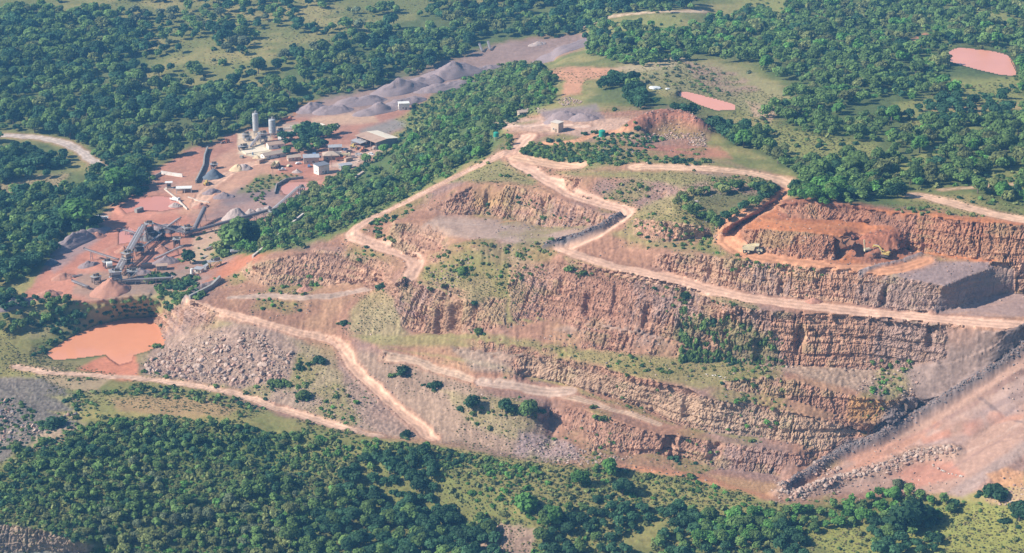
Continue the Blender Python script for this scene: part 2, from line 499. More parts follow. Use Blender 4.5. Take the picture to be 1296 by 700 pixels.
paint("300,245 330,220 380,222 350,232 345,240", GRASS, 4, 5, .8, .7)
paint("355,230 400,228 412,236 395,247 355,247", PINK, 2, 2, .8)
paint("230,325 280,300 330,290 345,300 300,315 270,335", (.38, .33, .17), 4, 6, .8, .5)
paint("300,325 330,310 345,318 300,345 250,372 238,375", RED, 4, 5, .8)
paint("245,300 275,285 290,292 262,330 240,335", (.56, .4, .29), 3, 4, .8)
paint("100,345 240,342 250,362 200,372 120,380 90,372", (.30, .24, .19), 5, 7, .7)
paint("20,385 60,372 100,380 100,392 190,375 200,372 240,366 250,376 200,390 150,398 90,418 30,432", (.28, .24, .13), 4, 7, .9, .7)
# green slopes round the plant
paint("560,112 640,80 690,80 700,130 640,160 620,195 560,228 500,258 440,290 330,322 275,322 300,300 345,285 395,250 400,240 440,215 482,200 515,165 520,140", (.15, .17, .07), 3, 6, 1, 1, .05, 0)
paint("500,150 600,98 640,90 560,120 520,165", (.3, .3, .12), 4, 6, .7, 1)
# ground under the woods
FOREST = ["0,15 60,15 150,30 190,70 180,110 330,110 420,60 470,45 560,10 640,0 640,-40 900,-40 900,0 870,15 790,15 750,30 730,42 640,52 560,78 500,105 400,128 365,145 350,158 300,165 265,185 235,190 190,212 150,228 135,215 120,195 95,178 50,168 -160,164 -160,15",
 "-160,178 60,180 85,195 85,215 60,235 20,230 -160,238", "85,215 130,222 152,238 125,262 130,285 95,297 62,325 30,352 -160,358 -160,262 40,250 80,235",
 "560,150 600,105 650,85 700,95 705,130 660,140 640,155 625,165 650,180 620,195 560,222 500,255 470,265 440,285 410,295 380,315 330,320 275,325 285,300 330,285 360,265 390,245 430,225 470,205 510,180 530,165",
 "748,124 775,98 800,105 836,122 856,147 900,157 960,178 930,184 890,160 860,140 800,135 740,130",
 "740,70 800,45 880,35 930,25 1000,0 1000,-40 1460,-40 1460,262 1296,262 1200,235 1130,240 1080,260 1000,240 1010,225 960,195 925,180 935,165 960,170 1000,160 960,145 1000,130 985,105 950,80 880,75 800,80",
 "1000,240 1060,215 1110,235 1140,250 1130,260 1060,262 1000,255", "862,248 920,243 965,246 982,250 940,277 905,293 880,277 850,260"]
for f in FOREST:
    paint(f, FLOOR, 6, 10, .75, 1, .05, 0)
# open grass between the woods
CLEAR = ["965,155 1010,163 1060,178 1112,184 1116,206 1030,204 985,192", "1130,132 1200,120 1296,120 1296,145 1200,158 1150,160", "1170,180 1200,165 1290,132 1300,142 1215,150", "1235,10 1296,25 1296,35 1240,28", "1230,228 1296,208 1296,238 1240,240",
 "1190,100 1290,98 1296,128 1210,120", "940,0 1000,-5 990,25 950,20", "860,42 930,28 900,40", "760,30 860,20 870,40 790,45", "1130,215 1230,160 1250,165 1140,225"]
for f in CLEAR:
    paint(f, (.26, .25, .105), 4, 9, .95, 1)
paint("1130,60 1170,42 1185,48 1160,62", (.5, .26, .17), 2, 4)
paint("1165,140 1215,132 1296,130 1296,140 1215,150", (.5, .33, .2), 3, 5, .8, .3, mottle=.5)
paint("850,75 940,85 985,108 1010,130 960,150 940,140 900,125 830,115 780,100 780,80", (.30, .26, .14), 5, 8, .9, .7, .1)
paint("860,75 930,92 960,112 930,122 885,108", (.38, .24, .2), 4, 9, .7, .2, .35, mottle=.6)
paint("945,128 985,140 975,155 955,148", (.48, .33, .24), 3, 5, .8)
paint("675,95 720,84 790,86 770,98 740,100 735,118 712,122 715,102", (.6, .33, .22), 3, 5, .95, 0)
paint("770,88 800,78 870,74 850,86 800,92", (.55, .43, .3), 3, 5, .6)
paint("0,232 40,222 85,220 80,236 40,252 -40,258 -40,240", (.36, .28, .17), 4, 7, .9, .5)
# upper plateau of the quarry
paint("615,155 700,148 860,150 900,165 890,178 800,175 720,172 640,165", (.52, .36, .28), 4, 6, .9)
paint("680,140 755,132 765,150 690,152", (.27, .215, .21), 3, 4, .9)
paint("800,150 830,140 870,140 895,165 880,180 820,170", (.36, .185, .14), 4, 6, .9, 0, .5)
paint("780,185 910,185 925,200 880,205 800,195", (.42, .2, .145), 3, 5, .8)
paint("640,195 720,172 790,190 900,202 990,226 1000,240 940,222 810,206 735,215 700,205", (.22, .21, .095), 4, 8, .85, .9, .1)
paint("705,218 810,214 870,218 985,236 920,228 860,238 800,225 720,225", (.26, .23, .11), 4, 7, .85, .8)
paint("560,230 620,200 650,205 690,228 672,234 600,230", (.27, .24, .12), 4, 8, .9, .8, .1)
# benches
paint("520,292 560,272 640,280 690,290 740,290 690,310 600,303", (.44, .33, .27), 4, 7, .8, 0, .05)
paint("800,268 870,240 900,280 880,290 850,300 800,300 790,285", (.30, .25, .13), 4, 8, .85, .7, .15)
paint("760,292 800,290 850,305 900,318 860,318 800,306", (.27, .24, .12), 4, 7, .7, .6, .1)
paint("925,318 1000,330 1030,338 1000,346 940,335", (.22, .21, .09), 3, 5, .8, .8, .1)
paint("910,312 930,325 905,325 880,315 890,300", (.2, .2, .085), 4, 5, .85, .8)
paint("710,322 870,362 960,386 960,392 870,374 720,338", (.26, .23, .12), 3, 8, .75, .6, .2)
paint("440,425 600,420 700,436 800,450 900,455 960,465 960,480 890,492 840,482 720,453 600,440 480,438", (.27, .235, .115), 4, 8, .8, .6, .2)
paint("640,384 700,404 640,412 600,408", (.28, .26, .12), 4, 7, .7, .6)
paint("750,400 830,418 850,440 800,436 760,425 700,418", (.36, .26, .21), 4, 7, .8, 0, .5)
paint("960,462 1140,466 1190,470 1160,508 1100,500 1020,480", (.38, .28, .215), 4, 7, .9, 0, .55)
paint("520,345 590,320 680,345 690,385 600,384 545,360", (.25, .225, .115), 5, 10, .7, .7, .15)
paint("470,370 520,360 515,420 480,430 440,420 450,385", (.32, .27, .15), 6, 12, .7, .6, .4)
paint("1199,415 1296,420 1296,440 1250,474 1192,508 1165,512 1140,466 1199,455", (.33, .245, .21), 3, 5, .95, 0, .3, 0)
paint("480,440 700,470 745,497 845,535 960,560 960,553 880,545 760,505 660,475 560,452", (.29, .27, .125), 3, 7, .75, .75, .1)
paint("570,440 660,445 665,475 600,470", (.38, .29, .23), 4, 8, .8, 0, .55)
paint("640,175 690,180 720,195 700,205 660,200", (.24, .22, .1), 3, 6, .8, .8)
# lower scree and boulder field
paint("190,400 240,385 300,405 365,420 400,440 430,480 480,530 545,556 480,552 350,512 300,498 180,478 200,445", (.37, .275, .21), 4, 9, .9, 0, .35)
paint("200,385 240,383 290,410 250,430 215,430", (.34, .28, .16), 4, 7, .8, .5, .1)
paint("180,455 260,420 350,418 375,435 360,480 300,490 190,478", (.42, .31, .245), 4, 7, .9, 0, .5)
paint("360,430 420,440 440,490 400,500 360,480", (.34, .28, .16), 5, 9, .6, .5)
paint("430,440 500,450 600,490 690,520 690,585 560,560 540,545 480,490", (.345, .25, .19), 5, 9, .9, 0, .3)
paint("560,495 620,500 690,520 660,560 600,540", (.32, .27, .15), 5, 10, .6, .5)
paint("660,545 720,560 740,580 690,586 650,575", (.36, .27, .25), 4, 7, .9, 0, .5)
# pit floor and ramp
# weeds creep in where water gathers
weed = fbm(XYZ / 30.0, 3, 77)
k_, w_ = wsel(QUARRY, 4, 9)
w_ = (w_ * sstep(.02, .30, weed[k_] + .25 * nmid[k_]) * .62)[:, None]
C[k_] = C[k_] * (1 - w_) + np.array((.225, .195, .085)) * w_
veg[k_] = np.maximum(veg[k_], w_[:, 0])
paint("1000,630 1075,578 1192,516 1296,447 1450,350 1450,560 1296,562 1216,628 1130,620", (.40, .265, .21), 4, 6, 1, 0, .085, 0)
paint("1090,600 1180,548 1296,480 1296,520 1220,560 1150,590", (.36, .265, .24), 8, 14, .8, mottle=.6)
paint("1040,612 1110,575 1130,585 1060,612", (.47, .26, .19), 4, 8, .8)
paint("1070,580 1180,540 1150,580 1090,592", (.52, .29, .21), 4, 8, .7)
paint("1130,590 1200,578 1220,604 1150,618", (.47, .24, .18), 4, 8, .8)
paint("1180,535 1230,530 1225,545 1185,550", (.5, .25, .17), 3, 8, .7, mottle=.5)
paint("1200,625 1296,558 1380,545 1380,575 1296,575 1220,632", (.36, .27, .235), 4, 6, .9, 0, .1)
paint("1250,600 1275,592 1296,600 1296,618 1262,616", (.5, .29, .18), 3, 4, .9, .1, .3)
paint("1245,630 1296,615 1320,640 1260,645", (.48, .33, .22), 3, 5, .7, .2, .3)
paint("780,588 870,597 985,628 960,630 870,606 790,596", (.52, .265, .165), 3, 5, .9, 0, .05)
paint("900,600 985,612 975,628 920,615", (.45, .29, .17), 4, 6, .7, .3)
# top bench: fresh red ground
paint("915,300 945,285 985,255 1010,250 1110,262 1296,280 1380,284 1380,335 1262,335 1150,318 1140,346 1060,342 940,326", (.47, .205, .115), 4, 6, .95, 0, .2, 1)
paint("985,252 1060,252 1110,262 1105,278 1050,278 985,278", MAROON, 4, 5, .75, 0, .4)
paint("1075,300 1150,295 1160,325 1100,335 1080,325", (.33, .165, .115), 4, 6, .8, 0, .4)
paint("1134,350 1165,332 1262,332 1259,338 1194,363", (.34, .255, .235), 2, 4, .95, 0, .16)
paint("1187,396 1276,370 1380,372 1380,400 1230,402", (.42, .30, .26), 3, 4, .9, 0, .08)
# hillside nearest the camera
NEARHILL = "-160,600 38,566 103,540 192,527 330,545 440,558 567,570 608,578 677,596 770,592 870,608 1000,644 1130,628 1216,638 1450,648 1450,760 -160,760"
paint(NEARHILL, (.17, .165, .07), 4, 8, 1, 1, .1, 0)
paint("560,575 760,597 860,612 960,640 1010,650 960,690 800,690 700,690 640,640", (.29, .25, .115), 8, 14, .7, 1, .15)
paint("330,560 460,565 500,590 430,600 350,590", (.27, .25, .11), 8, 14, .6, 1)
paint("120,540 380,560 330,640 150,640", LUSH, 10, 16, .5, 1)
paint("1010,668 1130,640 1300,640 1300,700 1080,720", (.27, .26, .10), 6, 10, .9, 1)
paint("605,655 680,670 670,715 600,710", (.36, .24, .2), 4, 8, .8, .1, .4)
paint("-60,478 60,478 110,510 100,540 40,560 0,590 -60,600", (.185, .155, .14), 4, 8, .9, .3, .6)
paint("60,520 150,520 300,512 330,540 200,524 100,535", (.35, .29, .13), 4, 8, .7, .7)
paint("10,590 60,545 110,535 80,560 30,575", (.5, .36, .26), 3, 5, .7, .1)
paint("-60,660 20,665 120,690 110,720 -60,720", (.24, .225, .2), 3, 6, .8, .3, .5, 1)
paint("140,505 260,505 300,520 250,530 180,518", (.42, .30, .15), 4, 8, .7, .5)
paint("-60,410 30,425 60,450 100,470 170,478 240,490 300,502 250,505 130,490 60,478 -60,478", (.25, .22, .1), 4, 7, .85, .8)
paint("20,462 70,465 140,480 120,500 80,490", (.5, .36, .25), 3, 4, .7, .1)
paint("40,440 70,456 105,454 135,450 140,470 100,468 50,460", (.27, .22, .12), 3, 5, .8, .7)
paint("170,450 207,440 240,446 215,460 178,468", (.33, .25, .16), 3, 4, .8, .4, .2)
paint("128,452 168,446 176,462 172,482 140,480 98,466", (.62, .27, .18), 3, 4, .95, 0, .02)

for s_ in ("205,418 260,416 350,412 380,440 362,482 300,492 180,474", "430,455 480,490 545,550 480,550 440,510"):
    paint(s_, (.36, .255, .205), 4, 7, .85, 0, .5)
paint("902,300 918,290 985,252 990,240 960,255 915,276 898,290", (.10, .115, .05), 2, 4, .95, .9, .1, 0)  # mound wall by the red road: green growth, darkened to paint in its shade
paint("60,500 180,500 330,520 480,552 440,556 320,530 200,516 100,522", (.27, .24, .11), 4, 8, .7, .8)
paint("135,505 200,500 260,504 300,516 290,526 220,527 150,520", (.42, .285, .165), 4, 7, .9, .3, .1)
# ------------------------------------------------------------------ rock faces where the land is steep
boost = np.zeros(N)
for s_ in ("528,262 565,238 600,228 690,240 785,270 780,285 690,292 640,284 600,276 550,278", "712,222 760,216 870,224 868,246 800,258 720,252", "300,335 350,322 400,310 440,314 505,333 490,362 400,368 310,368", "495,278 545,278 580,290 565,318 500,324", "500,368 530,352 570,360 640,380 640,412 600,420 530,426 508,420",
           "800,272 860,276 905,292 900,304 860,310 790,300", "715,505 770,525 760,578 728,584 712,560", "940,286 1075,296 1090,334 945,324", "985,252 1110,260 1140,285 1096,284 985,280", "640,322 760,338 760,412 700,408 650,412"):
    k_, w_ = wsel(s_, 4, 8)
    boost[k_] = np.maximum(boost[k_], 15 * w_)
steep = sstep(38, 54, slope + boost + 6 * nmid) * rockw
steep *= (Z > -18) & infr
P3 = XYZ
strat = fbm(np.stack([P3[:, 0] / 40, P3[:, 1] / 40, P3[:, 2] / 1.1 + nlow * 1.5], 1), 3, 60)
colm = fbm(np.stack([(P3[:, 0] + .5 * P3[:, 1]) / 1.7, P3[:, 1] / 2.2, P3[:, 2] / 8.0], 1), 3, 61)
ri = np.nonzero(steep > .02)[0]
w1 = np.zeros(N); w2 = np.ones(N); wid = np.full(N, .5)
def cells(sc, seed, idx):
    a, b, c = worley((P3[idx] + np.stack([wa[idx], wb[idx], wa[idx]], 1) * .8) / sc, seed)
    return a, b, c
a1, b1, c1 = cells(np.array([1.9, 1.9, 2.4]), 70, ri)
a2, b2, c2 = cells(np.array([.8, .8, 1.0]), 71, ri)
rk = steep[ri][:, None]
stk = fbm(np.stack([(P3[ri, 0] * .87 - P3[ri, 1] * .5) / .9, P3[ri, 2] / 7.0, P3[ri, 1] * 0], 1), 3, 62)
tone = (1 + .14 * strat[ri] + .14 * (c1 - .5) + .26 * (c2 - .5) + .16 * stk + .16 * nhi[ri])[:, None]
warm = sstep(-.3, .5, nlow[ri] + .6 * strat[ri])[:, None]
redd = sstep(-.15, .35, big[ri] + .6 * nlow[ri] + .3 * stk)[:, None]
gry = sstep(.05, .5, mv[ri] + .5 * stk - .2 * strat[ri])[:, None]
base = np.array((.375, .225, .16)) * (1 - warm) + np.array((.47, .31, .21)) * warm
base = base * (1 - .6 * redd) + np.array((.36, .19, .135)) * .6 * redd
base = base * (1 - .55 * gry) + np.array((.29, .225, .205)) * .55 * gry
base = base * tone * 1.08
up = ri[np.ones(len(ri), bool)]
C[ri] = C[ri] * (1 - rk) + base * rk
for poly, c in (("-60,655 130,688 130,724 -60,724", (.25, .23, .205)), ("1075,500 1165,505 1165,530 1110,540 1070,530", (.62, .36, .15)), ("650,450 700,455 860,500 1000,520 1090,545 1040,570 880,540 780,505 660,478", (.60, .44, .31)), ("600,232 640,235 640,262 600,262", (.56, .38, .18)), ("915,280 985,250 1110,258 1300,280 1450,284 1450,336 1262,333 1147,319 1090,336 940,327", (.44, .20, .12)), ("1180,300 1300,300 1300,330 1200,326", (.52, .30, .19)), ("550,360 640,385 640,405 580,425 540,420", (.50, .32, .21))):
    k, w = wsel(poly, 6, 8)
    w = (w * steep[k] * .65)[:, None]
    C[k] = C[k] * (1 - w) + np.array(c) * (.85 + .3 * nmid[k][:, None]) * w
k, w = wsel("858,395 895,400 985,425 988,464 856,460", 5, 10)
w = (w * steep[k] * sstep(-.5, .2, nmid[k] + .5 * nhi[k]) * .7)[:, None]
C[k] = C[k] * (1 - w) + np.array((.16, .155, .07)) * w
# grass and scrub caught on ledges
led = sstep(.1, .55, nmid + .5 * nlow + .35 * strat) * steep * .45
C = C * (1 - led[:, None]) + np.array((.25, .22, .115)) * led[:, None]
veg = veg * (1 - steep)

# ------------------------------------------------------------------ roads (picture line, width in metres)
ROADS = [
 ('haul_road', "1300,412 1267,411 1199,405 1130,398 1062,391 993,384 942,377 890,364 856,354 807,343 756,331 725,321 712,315 712,311 740,302 775,284 798,266 760,258 725,248 690,226 660,208 648,199 650,190 664,180 668,172", 9.5, (.66, .44, .33)),
 ('plateau_road', "654,200 700,209 732,212", 11, (.62, .41, .29)),
 ('spur_road', "640,193 620,203 580,222 540,242 500,262 470,275 452,286 446,292 449,299 470,308 505,319 524,329 527,338 521,346", 8.5, (.52, .345, .26)),
 ('ridge_road', "806,211 850,211 900,214 950,219 985,227 1000,236", 11, (.62, .42, .30)),
 ('top_road', "1000,240 985,256 962,272 938,284 920,298 918,306 932,317 965,326 1000,332 1060,339 1110,341 1141,341 1170,330", 9, (.56, .30, .19)),
 ('scree_road', "236,378 262,388 300,401 340,410 370,419 400,424 420,430 436,446 455,475 480,497 500,515 525,537 548,556", 5.6, (.58, .385, .285)),
 ('floor_track', "290,377 330,374 380,376 430,373 468,367", 5, (.46, .34, .27)),
 ('bench_track', "485,446 520,454 560,470 600,483 640,489 690,494 735,505 790,522 835,537", 5, (.50, .36, .27)),
 ('bench_spur', "610,484 650,488 690,497 720,495", 8, (.47, .345, .275)),
 ('valley_road', "20,464 75,473 130,476 170,478 250,489 300,500 350,517 420,540 480,552", 5, (.58, .40, .30)),
 ('gravel_road', "-60,170 0,171 50,174 80,180 100,190 118,203 136,221", 9, (.52, .43, .37)),
 ('hill_road', "1160,247 1200,255 1243,268 1300,280", 11, (.58, .39, .28)),
 ('hill_track', "1190,240 1240,236 1300,231", 5, (.52, .37, .24)),
 ('upper_track', "740,34 770,20 830,15 890,14", 9, (.52, .40, .28)),
 ('yard_road', "250,262 262,240 285,222 318,207 345,205", 9, (.58, .38, .28)),
 ('hut_track', "640,160 690,158 740,160", 6, (.58, .42, .33)),
 ('tank_track', "690,182 730,180 755,168 800,166", 6, (.55, .31, .2)),
]
road_id = np.zeros(N, int)
roadw = np.zeros(N)
lip = np.zeros(N)
for k, (nm, s, wd, c) in enumerate(ROADS):
    P = pts(s)
    # resample and smooth the centre line
    t = np.linspace(0, len(P) - 1, len(P) * 6)
    q = np.stack([np.interp(t, np.arange(len(P)), P[:, i]) for i in (0, 1)], 1)
    for _ in range(6):
        q[1:-1] = (q[:-2] + 2 * q[1:-1] + q[2:]) / 4
    wq = unproject(q[:, 0], q[:, 1], lat_z(q[:, 0], q[:, 1]))
    lo, hi = wq[:, :2].min(0) - 20, wq[:, :2].max(0) + 20
    i = np.nonzero((P3[:, 0] > lo[0]) & (P3[:, 0] < hi[0]) & (P3[:, 1] > lo[1]) & (P3[:, 1] < hi[1]) & infr)[0]
    d, _s = segdist(P3[i, 0] + wa[i] * 2.2, P3[i, 1] + wb[i] * 2.2, wq[:, :2])
    d = d / (1 + .35 * nlow[i])
    dz, _ = segdist(U[i], V[i], q)
    d = np.where(dz > 40, 99, d)
    w = sstep(wd * .62, wd * .38, d) * (1 - .8 * steep[i])
    rut = 1 + .16 * np.cos(d / wd * 17) * (d < wd * .5) + .14 * nhi[i] + .22 * nmid[i]
    lip[i] += .30 * np.exp(-((d - wd * .62) / .8) ** 2) * sstep(-.3, .3, nmid[i] + nlow[i]) * (1 - steep[i])
    shoulder = sstep(wd * .95, wd * .5, d) * .55 * (1 - steep[i])
    cc = np.array((.48, .27, .19))
    C[i] = C[i] * (1 - shoulder[:, None]) + cc * shoulder[:, None]
    C[i] = C[i] * (1 - w[:, None]) + np.array(c) * rut[:, None] * w[:, None]
    veg[i] *= (1 - w); rough[i] *= (1 - w); roadw[i] = np.maximum(roadw[i], w)
    road_id[i] = np.where(w > .5, k + 1, road_id[i])

# wheel tracks and drag marks on the open floors
def streak(line, wd, c, a):
    q = pts(line)
    wq = unproject(q[:, 0], q[:, 1], lat_z(q[:, 0], q[:, 1]))
    lo, hi = wq[:, :2].min(0) - wd * 3, wq[:, :2].max(0) + wd * 3
    i = np.nonzero((P3[:, 0] > lo[0]) & (P3[:, 0] < hi[0]) & (P3[:, 1] > lo[1]) & (P3[:, 1] < hi[1]) & infr)[0]
    d, _s = segdist(P3[i, 0] + wa[i] * 2, P3[i, 1] + wb[i] * 2, wq[:, :2])
    w = (sstep(wd, wd * .3, d) * a * sstep(-.5, .3, nmid[i]) * (1 - steep[i]))[:, None]
    C[i] = C[i] * (1 - w) + np.array(c) * w
for l_, w_, c_, a_ in (("1040,618 1110,585 1180,550 1250,510 1300,480", 2.2, (.52, .37, .31), .7), ("1050,622 1130,590 1200,560 1300,500", 1.4, (.52, .37, .31), .6), ("1100,575 1160,550 1230,512 1300,470", 1.2, (.30, .19, .165), .6),
    ("1090,610 1160,600 1230,570 1300,530", 1.6, (.50, .36, .30), .6), ("1140,612 1200,595 1260,560 1300,540", 1.2, (.29, .19, .165), .5), ("1200,545 1240,540", 4, (.47, .235, .17), .8), ("1172,556 1200,550", 3, (.48, .24, .17), .7), ("1130,600 1190,598", 5, (.45, .24, .18), .7), ("1060,600 1110,580 1150,560", 2.5, (.50, .28, .20), .6), ("1235,505 1296,535", .8, (.2, .15, .14), .7), ("1255,530 1296,527", 2.5, (.47, .25, .18), .6),
    ("540,282 620,285 690,292", 1.5, (.5, .39, .33), .6), ("560,292 640,290 700,298", 1.2, (.33, .24, .20), .5), ("620,283 650,280", 2, (.52, .26, .15), .6), ("1200,385 1290,380 1360,382", 2, (.52, .33, .25), .6), ("1180,396 1240,396 1300,405", 2, (.53, .33, .24), .6), ("1130,352 1180,340 1250,335", 1.5, (.30, .23, .22), .6), ("1150,355 1200,345", 1.2, (.28, .22, .21), .6),
    ("160,300 130,320 110,345", 2, (.55, .33, .25), .6), ("200,270 240,262 262,250", 2, (.56, .36, .27), .6), ("180,330 220,318 260,300", 1.5, (.52, .33, .25), .6), ("950,283 1000,284 1060,287 1110,290", 3, (.52, .26, .15), .6), ("1080,290 1150,288 1230,300 1300,306", 2.5, (.36, .16, .10), .6), ("1150,300 1230,308 1300,316", 2, (.56, .33, .2), .5), ("790,180 850,190 910,196", 3, (.45, .21, .15), .6), ("640,162 700,158 760,162", 2, (.58, .42, .34), .6)):
    streak(l_, w_, c_, a_)

# ------------------------------------------------------------------ berms and windrows of tipped rock
BERMS = [("808,162 840,150 868,152 884,164", 5.5, 11, (.36, .18, .13)), ("1085,312 1110,303 1140,312", 2.5, 6, (.33, .15, .10)),
 ("690,312 712,306 735,301 760,291 784,276", 3.2, 2.6, (.17, .15, .15)),
 ("990,628 1010,612 1048,588 1075,574 1110,560 1151,536 1192,512 1250,476 1271,464 1300,442", 4.6, 3.4, (.20, .16, .15)),
 ("985,628 1007,629 1062,611 1117,597 1158,580 1206,577", 2.8, 5.2, (.38, .26, .20)),
 ("236,378 260,364 278,357", 2.5, 3.0, (.27, .22, .21)),
 ("1090,346 1110,338 1135,332 1165,322", 1.2, 1.6, (.32, .25, .23))]
bermw = np.zeros(N)
dZ = np.zeros(N)
for s, h, wd, c in BERMS:
    q = pts(s)
    wq = unproject(q[:, 0], q[:, 1], lat_z(q[:, 0], q[:, 1]))
    d, _s = segdist(P3[:, 0] + wa * .8, P3[:, 1] + wb * .8, wq[:, :2])
    w = sstep(wd * 1.3, wd * .1, d) * infr
    dZ += h * w * (1 + .35 * nmid)
    ww = np.clip(w * 1.3, 0, 1)[:, None]
    C = C * (1 - ww) + np.array(c) * ww
    veg *= 1 - w; rough = rough * (1 - w) + .6 * w; bermw = np.maximum(bermw, w)

# ------------------------------------------------------------------ colour break-up of the ground itself (clods, stones, tufts)
veg = np.clip(veg, 0, 1)
grain = _h(np.floor(P3[:, 0] * .9), np.floor(P3[:, 1] * .9), np.floor(P3[:, 2] * .9), 5) - .5
C *= (1 + .16 * nmid + .12 * nlow + (.20 + .12 * veg) * nhi + (.10 + .25 * np.clip(rough, 0, .6)) * grain)[:, None]
gt = veg * sstep(-.1, .5, nhi + .5 * nmid) * .35
C = C * (1 - gt[:, None]) + np.array((.10, .135, .05)) * gt[:, None]
gul = fbm(np.stack([P3[:, 0] / 1.5 + .4 * nmid, P3[:, 1] / 16, P3[:, 2] / 16], 1), 3, 95)
gw = sstep(14, 26, slope) * (1 - steep) * (1 - roadw) * (rough > .11) * infr
C *= (1 + .30 * gw * gul)[:, None]
L_ = (C @ np.array([.3, .59, .11]))[:, None]
C = (L_ + (C - L_) * (1.20 - .08 * steep)[:, None]) * (.82 + .14 * veg + .06 * roadw)[:, None]
C = np.clip(C, .008, .85)

# ------------------------------------------------------------------ relief: blocks and joints on the faces, rubble on the scree, clods elsewhere
D = np.zeros(N)
joint1 = sstep(0, .28, b1 - a1); joint2 = sstep(0, .3, b2 - a2)
# beds: every layer stands out or back by its own amount, and is cut into blocks by upright joints
along = P3[ri, 0] * .87 - P3[ri, 1] * .5
bed = P3[ri, 2] / 1.7 + .9 * nlow[ri] + .35 * nmid[ri]
bi = np.floor(bed)
bo = _h(bi, np.zeros_like(bi), np.zeros_like(bi), 301) - .5
ji = np.floor(along / (1.3 + .9 * _h(bi, bi, bi, 303)) + 2.0 * nmid[ri])
bl = _h(bi, ji, np.zeros_like(bi), 305) - .5
b5 = _h(np.floor(P3[ri, 2] / 4.6 + .5 * nlow[ri] + .12 * nmid[ri]), np.floor(along / 40 + nlow[ri]), bi * 0, 309) - .5
cj = np.floor(along / 4.2 + 1.4 * nmid[ri]); co = _h(cj, np.floor(P3[ri, 2] / 9.0 + nlow[ri]), cj * 0, 307) - .5
fis = fbm(np.stack([along / 3.2, P3[ri, 2] / 22.0, along * 0 + 3], 1), 3, 63)
fissure = np.exp(-(fis / .045) ** 2) * sstep(-.1, .3, nlow[ri] + .5 * nmid[ri])
D[ri] = steep[ri] * (.95 * bo + 1.15 * b5 + .5 * bl + 1.0 * co + (c1 - .5) * .55 + (c2 - .5) * .35 - .35 * (1 - joint1) - .2 * (1 - joint2) + .30 * stk + 2.0 * nlow[ri] + .8 * nmid[ri] - 1.9 * fissure)
C[ri] *= (1 + steep[ri] * (.22 * bl + .14 * bo + .12 * co))[:, None]
# deep clefts and fallen-out corners in the faces (place, half width, upper and lower row, depth in metres)
for u0, hw, va, vb, dp in ((557, 5, 392, 420, 3.5), (578, 8, 386, 416, 5), (600, 4, 384, 400, 2.5), (745, 5, 372, 397, 3), (712, 3, 350, 372, 2), (1014, 5, 412, 441, 4), (962, 7, 432, 458, 3.5), (1120, 4, 364, 386, 3), (848, 7, 549, 572, 4), (906, 8, 560, 580, 3), (874, 8, 492, 528, 2.5), (990, 4, 356, 372, 2.5), (900, 4, 338, 352, 2), (690, 4, 250, 270, 2), (620, 5, 240, 262, 2), (780, 4, 360, 400, 2), (1180, 5, 410, 440, 2.5), (1068, 8, 300, 326, 5), (920, 4, 400, 425, 2), (820, 5, 385, 415, 2.5)):
    k = np.nonzero((np.abs(U - u0) < hw * 2.5) & (V > va - 12) & (V < vb + 12))[0]
    w_ = np.exp(-((U[k] - u0 + 3 * wa[k] + (V[k] - va) * .12) / hw) ** 4) * sstep(va - 5, va + 3, V[k]) * sstep(vb + 5, vb - 3, V[k])
    D[k] -= dp * w_ * np.maximum(steep[k], .0)
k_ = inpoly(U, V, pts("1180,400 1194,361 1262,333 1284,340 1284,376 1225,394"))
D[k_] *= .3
C[k_] = C[k_] * (1 - .6 * steep[k_][:, None]) + np.array((.20, .155, .15)) * .6 * steep[k_][:, None]  # right face of the cut block: its shadow painted into the rock colour
wet = np.zeros(N)
for nm, (P, lv) in PONDS.items():
    k = np.nonzero((U > P[:, 0].min() - 4) & (U < P[:, 0].max() + 4) & (V > P[:, 1].min() - 4) & (V < P[:, 1].max() + 4))[0]
    d, _ = segdist(U[k], V[k], P, True)
    wet[k] = np.maximum(wet[k], np.where(inpoly(U[k], V[k], P), 1, sstep(3, 0, d)))
C *= (1 - .35 * sstep(.05, .9, wet) * (1 - steep))[:, None]
sc = np.nonzero((rough > .08) & (steep < .6))[0]
s1, s2, s3 = worley(P3[sc] / np.array([1.5, 1.5, 1.5]), 90)
D[sc] += rough[sc] * (1.3 * (.55 - s1) + .9 * (s3 - .5)) * (1 - steep[sc]) * (1 - wet[sc])
C[sc] *= (1 + np.clip(rough[sc], 0, .6) * 1.1 * (s3 - .5) * (1 - steep[sc]))[:, None]
D += (1 - steep) * (1 - roadw) * (1 - wet) * (.5 * nlow * infr + .28 * nmid + (.10 + .22 * veg) * nhi) * infr
D += (1 - wet) * gw * gul * .45
XYZ2 = XYZ + NRM * D[:, None] * np.where(steep[:, None] > .3, 1, [[.5, .5, 1]])
XYZ2[:, 2] += dZ + lip
# ------------------------------------------------------------------ the ground as meshes: one sheet split along the road edges and the foot of the faces
gm = mat('ground_soil', None, 0.95, 0.1, noise=.16, scale=.55, bump=.25, attr='Col')
idx = np.arange(NU * NV).reshape(NV, NU)
quads = np.stack([idx[1:, :-1].ravel(), idx[1:, 1:].ravel(), idx[:-1, 1:].ravel(), idx[:-1, :-1].ravel()], 1)
qroad = road_id[quads]
qr = np.where((qroad > 0).sum(1) >= 3, qroad.max(1), 0)
qst = steep[quads].mean(1) > .55
def sub(name, F, smooth=True):
    if not len(F): return None
    used, inv = np.unique(F, return_inverse=True)
    me = new_mesh(name, XYZ2[used], inv.reshape(F.shape), gm, smooth=smooth, C=C[used])
    o = link(name, me)
    return tag(o, kind='structure')
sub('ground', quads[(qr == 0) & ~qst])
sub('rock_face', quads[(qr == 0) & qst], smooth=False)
for k, (nm, *_r) in enumerate(ROADS):
    sub(nm, quads[qr == k + 1])

